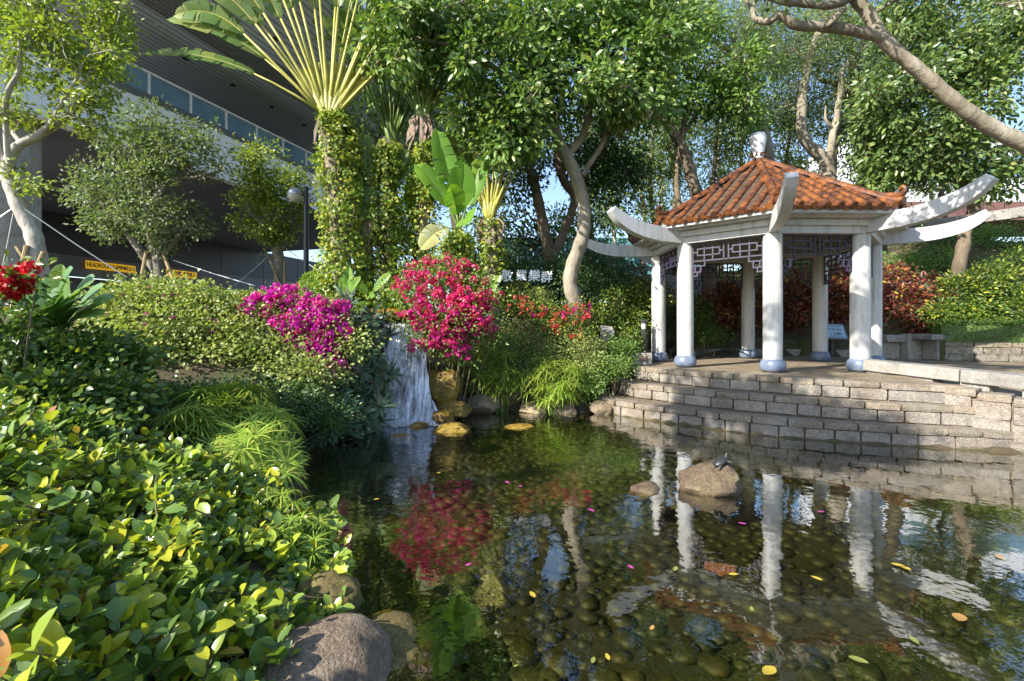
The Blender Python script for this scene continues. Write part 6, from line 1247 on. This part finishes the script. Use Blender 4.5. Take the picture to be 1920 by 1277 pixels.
# floating leaves and petals
plain('float_yellow', (.46, .34, .04), .5); plain('float_green', (.20, .22, .05), .5); plain('float_pink', (.42, .05, .25), .5); plain('float_brown', (.42, .22, .06), .6)
fm_ = {m: leaf_mesh('floating_leaf', np.zeros((1, 3)), np.array([[0, 1., 0]]), np.array([[0, 0, 1.]]), 1.0, .5, m, 'oval', fold=.15, curl=-.1) for m in ('float_yellow', 'float_green', 'float_pink', 'float_brown')}
spec = [(1452, 1252, 34, 'float_yellow', 'large curled yellow leaf floating at the bottom edge of the water'), (1590, 1232, 26, 'float_green', 'pale green leaf floating beside the large curled yellow one'), (1800, 1152, 34, 'float_brown', 'long brown leaf floating at the lower right'), (1220, 1183, 12, 'float_brown', 'small orange leaf floating in the reflected roof'), (1543, 1090, 16, 'float_yellow', 'short yellow leaf floating under the third column reflection'), (1366, 1078, 14, 'float_yellow', 'yellow leaf floating left of the middle column reflection'),
    (1545, 960, 13, 'float_pink', 'pink petal floating between the column reflections'), (1384, 981, 12, 'float_pink', 'pink petal floating below the turtle rock'), (1670, 1057, 18, 'float_yellow', 'yellow leaf floating right of the column reflections'), (1884, 1050, 14, 'float_brown', 'orange leaf floating near the right edge'), (1115, 960, 12, 'float_pink', 'pink petal floating left of the small brown stone'), (1142, 1240, 14, 'float_yellow', 'yellow leaf floating low in the middle'),
    (1110, 1246, 14, 'float_green', 'olive leaf beside the low yellow one'), (1003, 1122, 16, 'float_yellow', 'single yellow leaf floating in mid pond'), (962, 1252, 8, 'float_green', 'tiny pale leaf floating at the bottom middle'), (700, 938, 9, 'float_yellow', 'small yellow leaf floating near the left bank'), (825, 886, 10, 'float_yellow', 'small yellow leaf floating in the red reflection'), (955, 907, 10, 'float_pink', 'pink petal floating below the far papyrus'), (976, 911, 10, 'float_pink', 'paler pink petal floating right of its twin'), (1188, 1068, 12, 'float_pink', 'pink petal floating at the bracket reflection'), (872, 1062, 10, 'float_pink', 'violet petal floating under the red reflection'), (655, 992, 12, 'float_pink', 'pink petal floating close to the papyrus tuft'),
    (1410, 1148, 12, 'float_green', 'olive leaf floating under the middle column'), (1264, 1072, 14, 'float_green', 'green leaf floating at the left column reflection'), (1723, 1210, 18, 'float_green', 'pale leaf floating by the right bracket reflection'), (1690, 1062, 18, 'float_yellow', 'second yellow leaf right of the column reflections')]
for px, py, L, m, lab in spec:
    d = CZ*F/(py-HZ); p = at(px, py, d); k = m_of(L, d)*1.25
    o = bpy.data.objects.new('floating_leaf', fm_[m]); o.location = (p[0], p[1], .006); o.rotation_euler = (0, 0, RG.uniform(0, 6.28)); o.scale = (k, k, k); link_obj(o); props(o, lab, 'leaf', 'leaves and petals floating on the pond')
# the tree left of the view whose crown dapples the pond bank and the steps
def pxd(x, y, z): return (960+F*x/y, HZ+(CZ-z)/y*F, y)
def lob(x, y, z, r, rz=None): a = pxd(x, y, z); return (*a, r*F/y, (rz or r*.7)*F/y, r)
def sunward(x, y, z, t): q_ = np.array([x, y, z])+np.array(SUN)*t; return q_
shade = [sunward(3.3, 8.5, .6, 13.0), sunward(3.9, 8.0, .5, 12.8), sunward(4.5, 7.6, .3, 12.4), sunward(5.1, 7.1, .1, 12.4)]
lobs = [lob(*q_, .46, .4) for q_ in shade]*3
lobs += [lob(*sunward(4.9, 8.9, 1.9, 13.5), .45), lob(*sunward(6.4, 8.8, 2.2, 13.0), .5), lob(*sunward(7.0, 8.2, 2.4, 13.6), .45), lob(*sunward(2.9, 8.6, .3, 13.2), .25)]
tree('canopy_tree', 'broad tree standing beyond the left edge and shading the bank', [[(*pxd(-9.5, .9, 1.6), .3), (*pxd(-9.2, 1.0, 4.0), .26), (*pxd(-8.4, 1.2, 6.0), .2), (*pxd(-7.0, 1.5, 7.6), .14), (*pxd(-5.6, 1.9, 8.2), .08)]], lobs, 'leaf_canopy', 'bark_pale', L=.19, W=.085, nsub=330, per=22, subr=.36, branch_r=.04, sat=1)
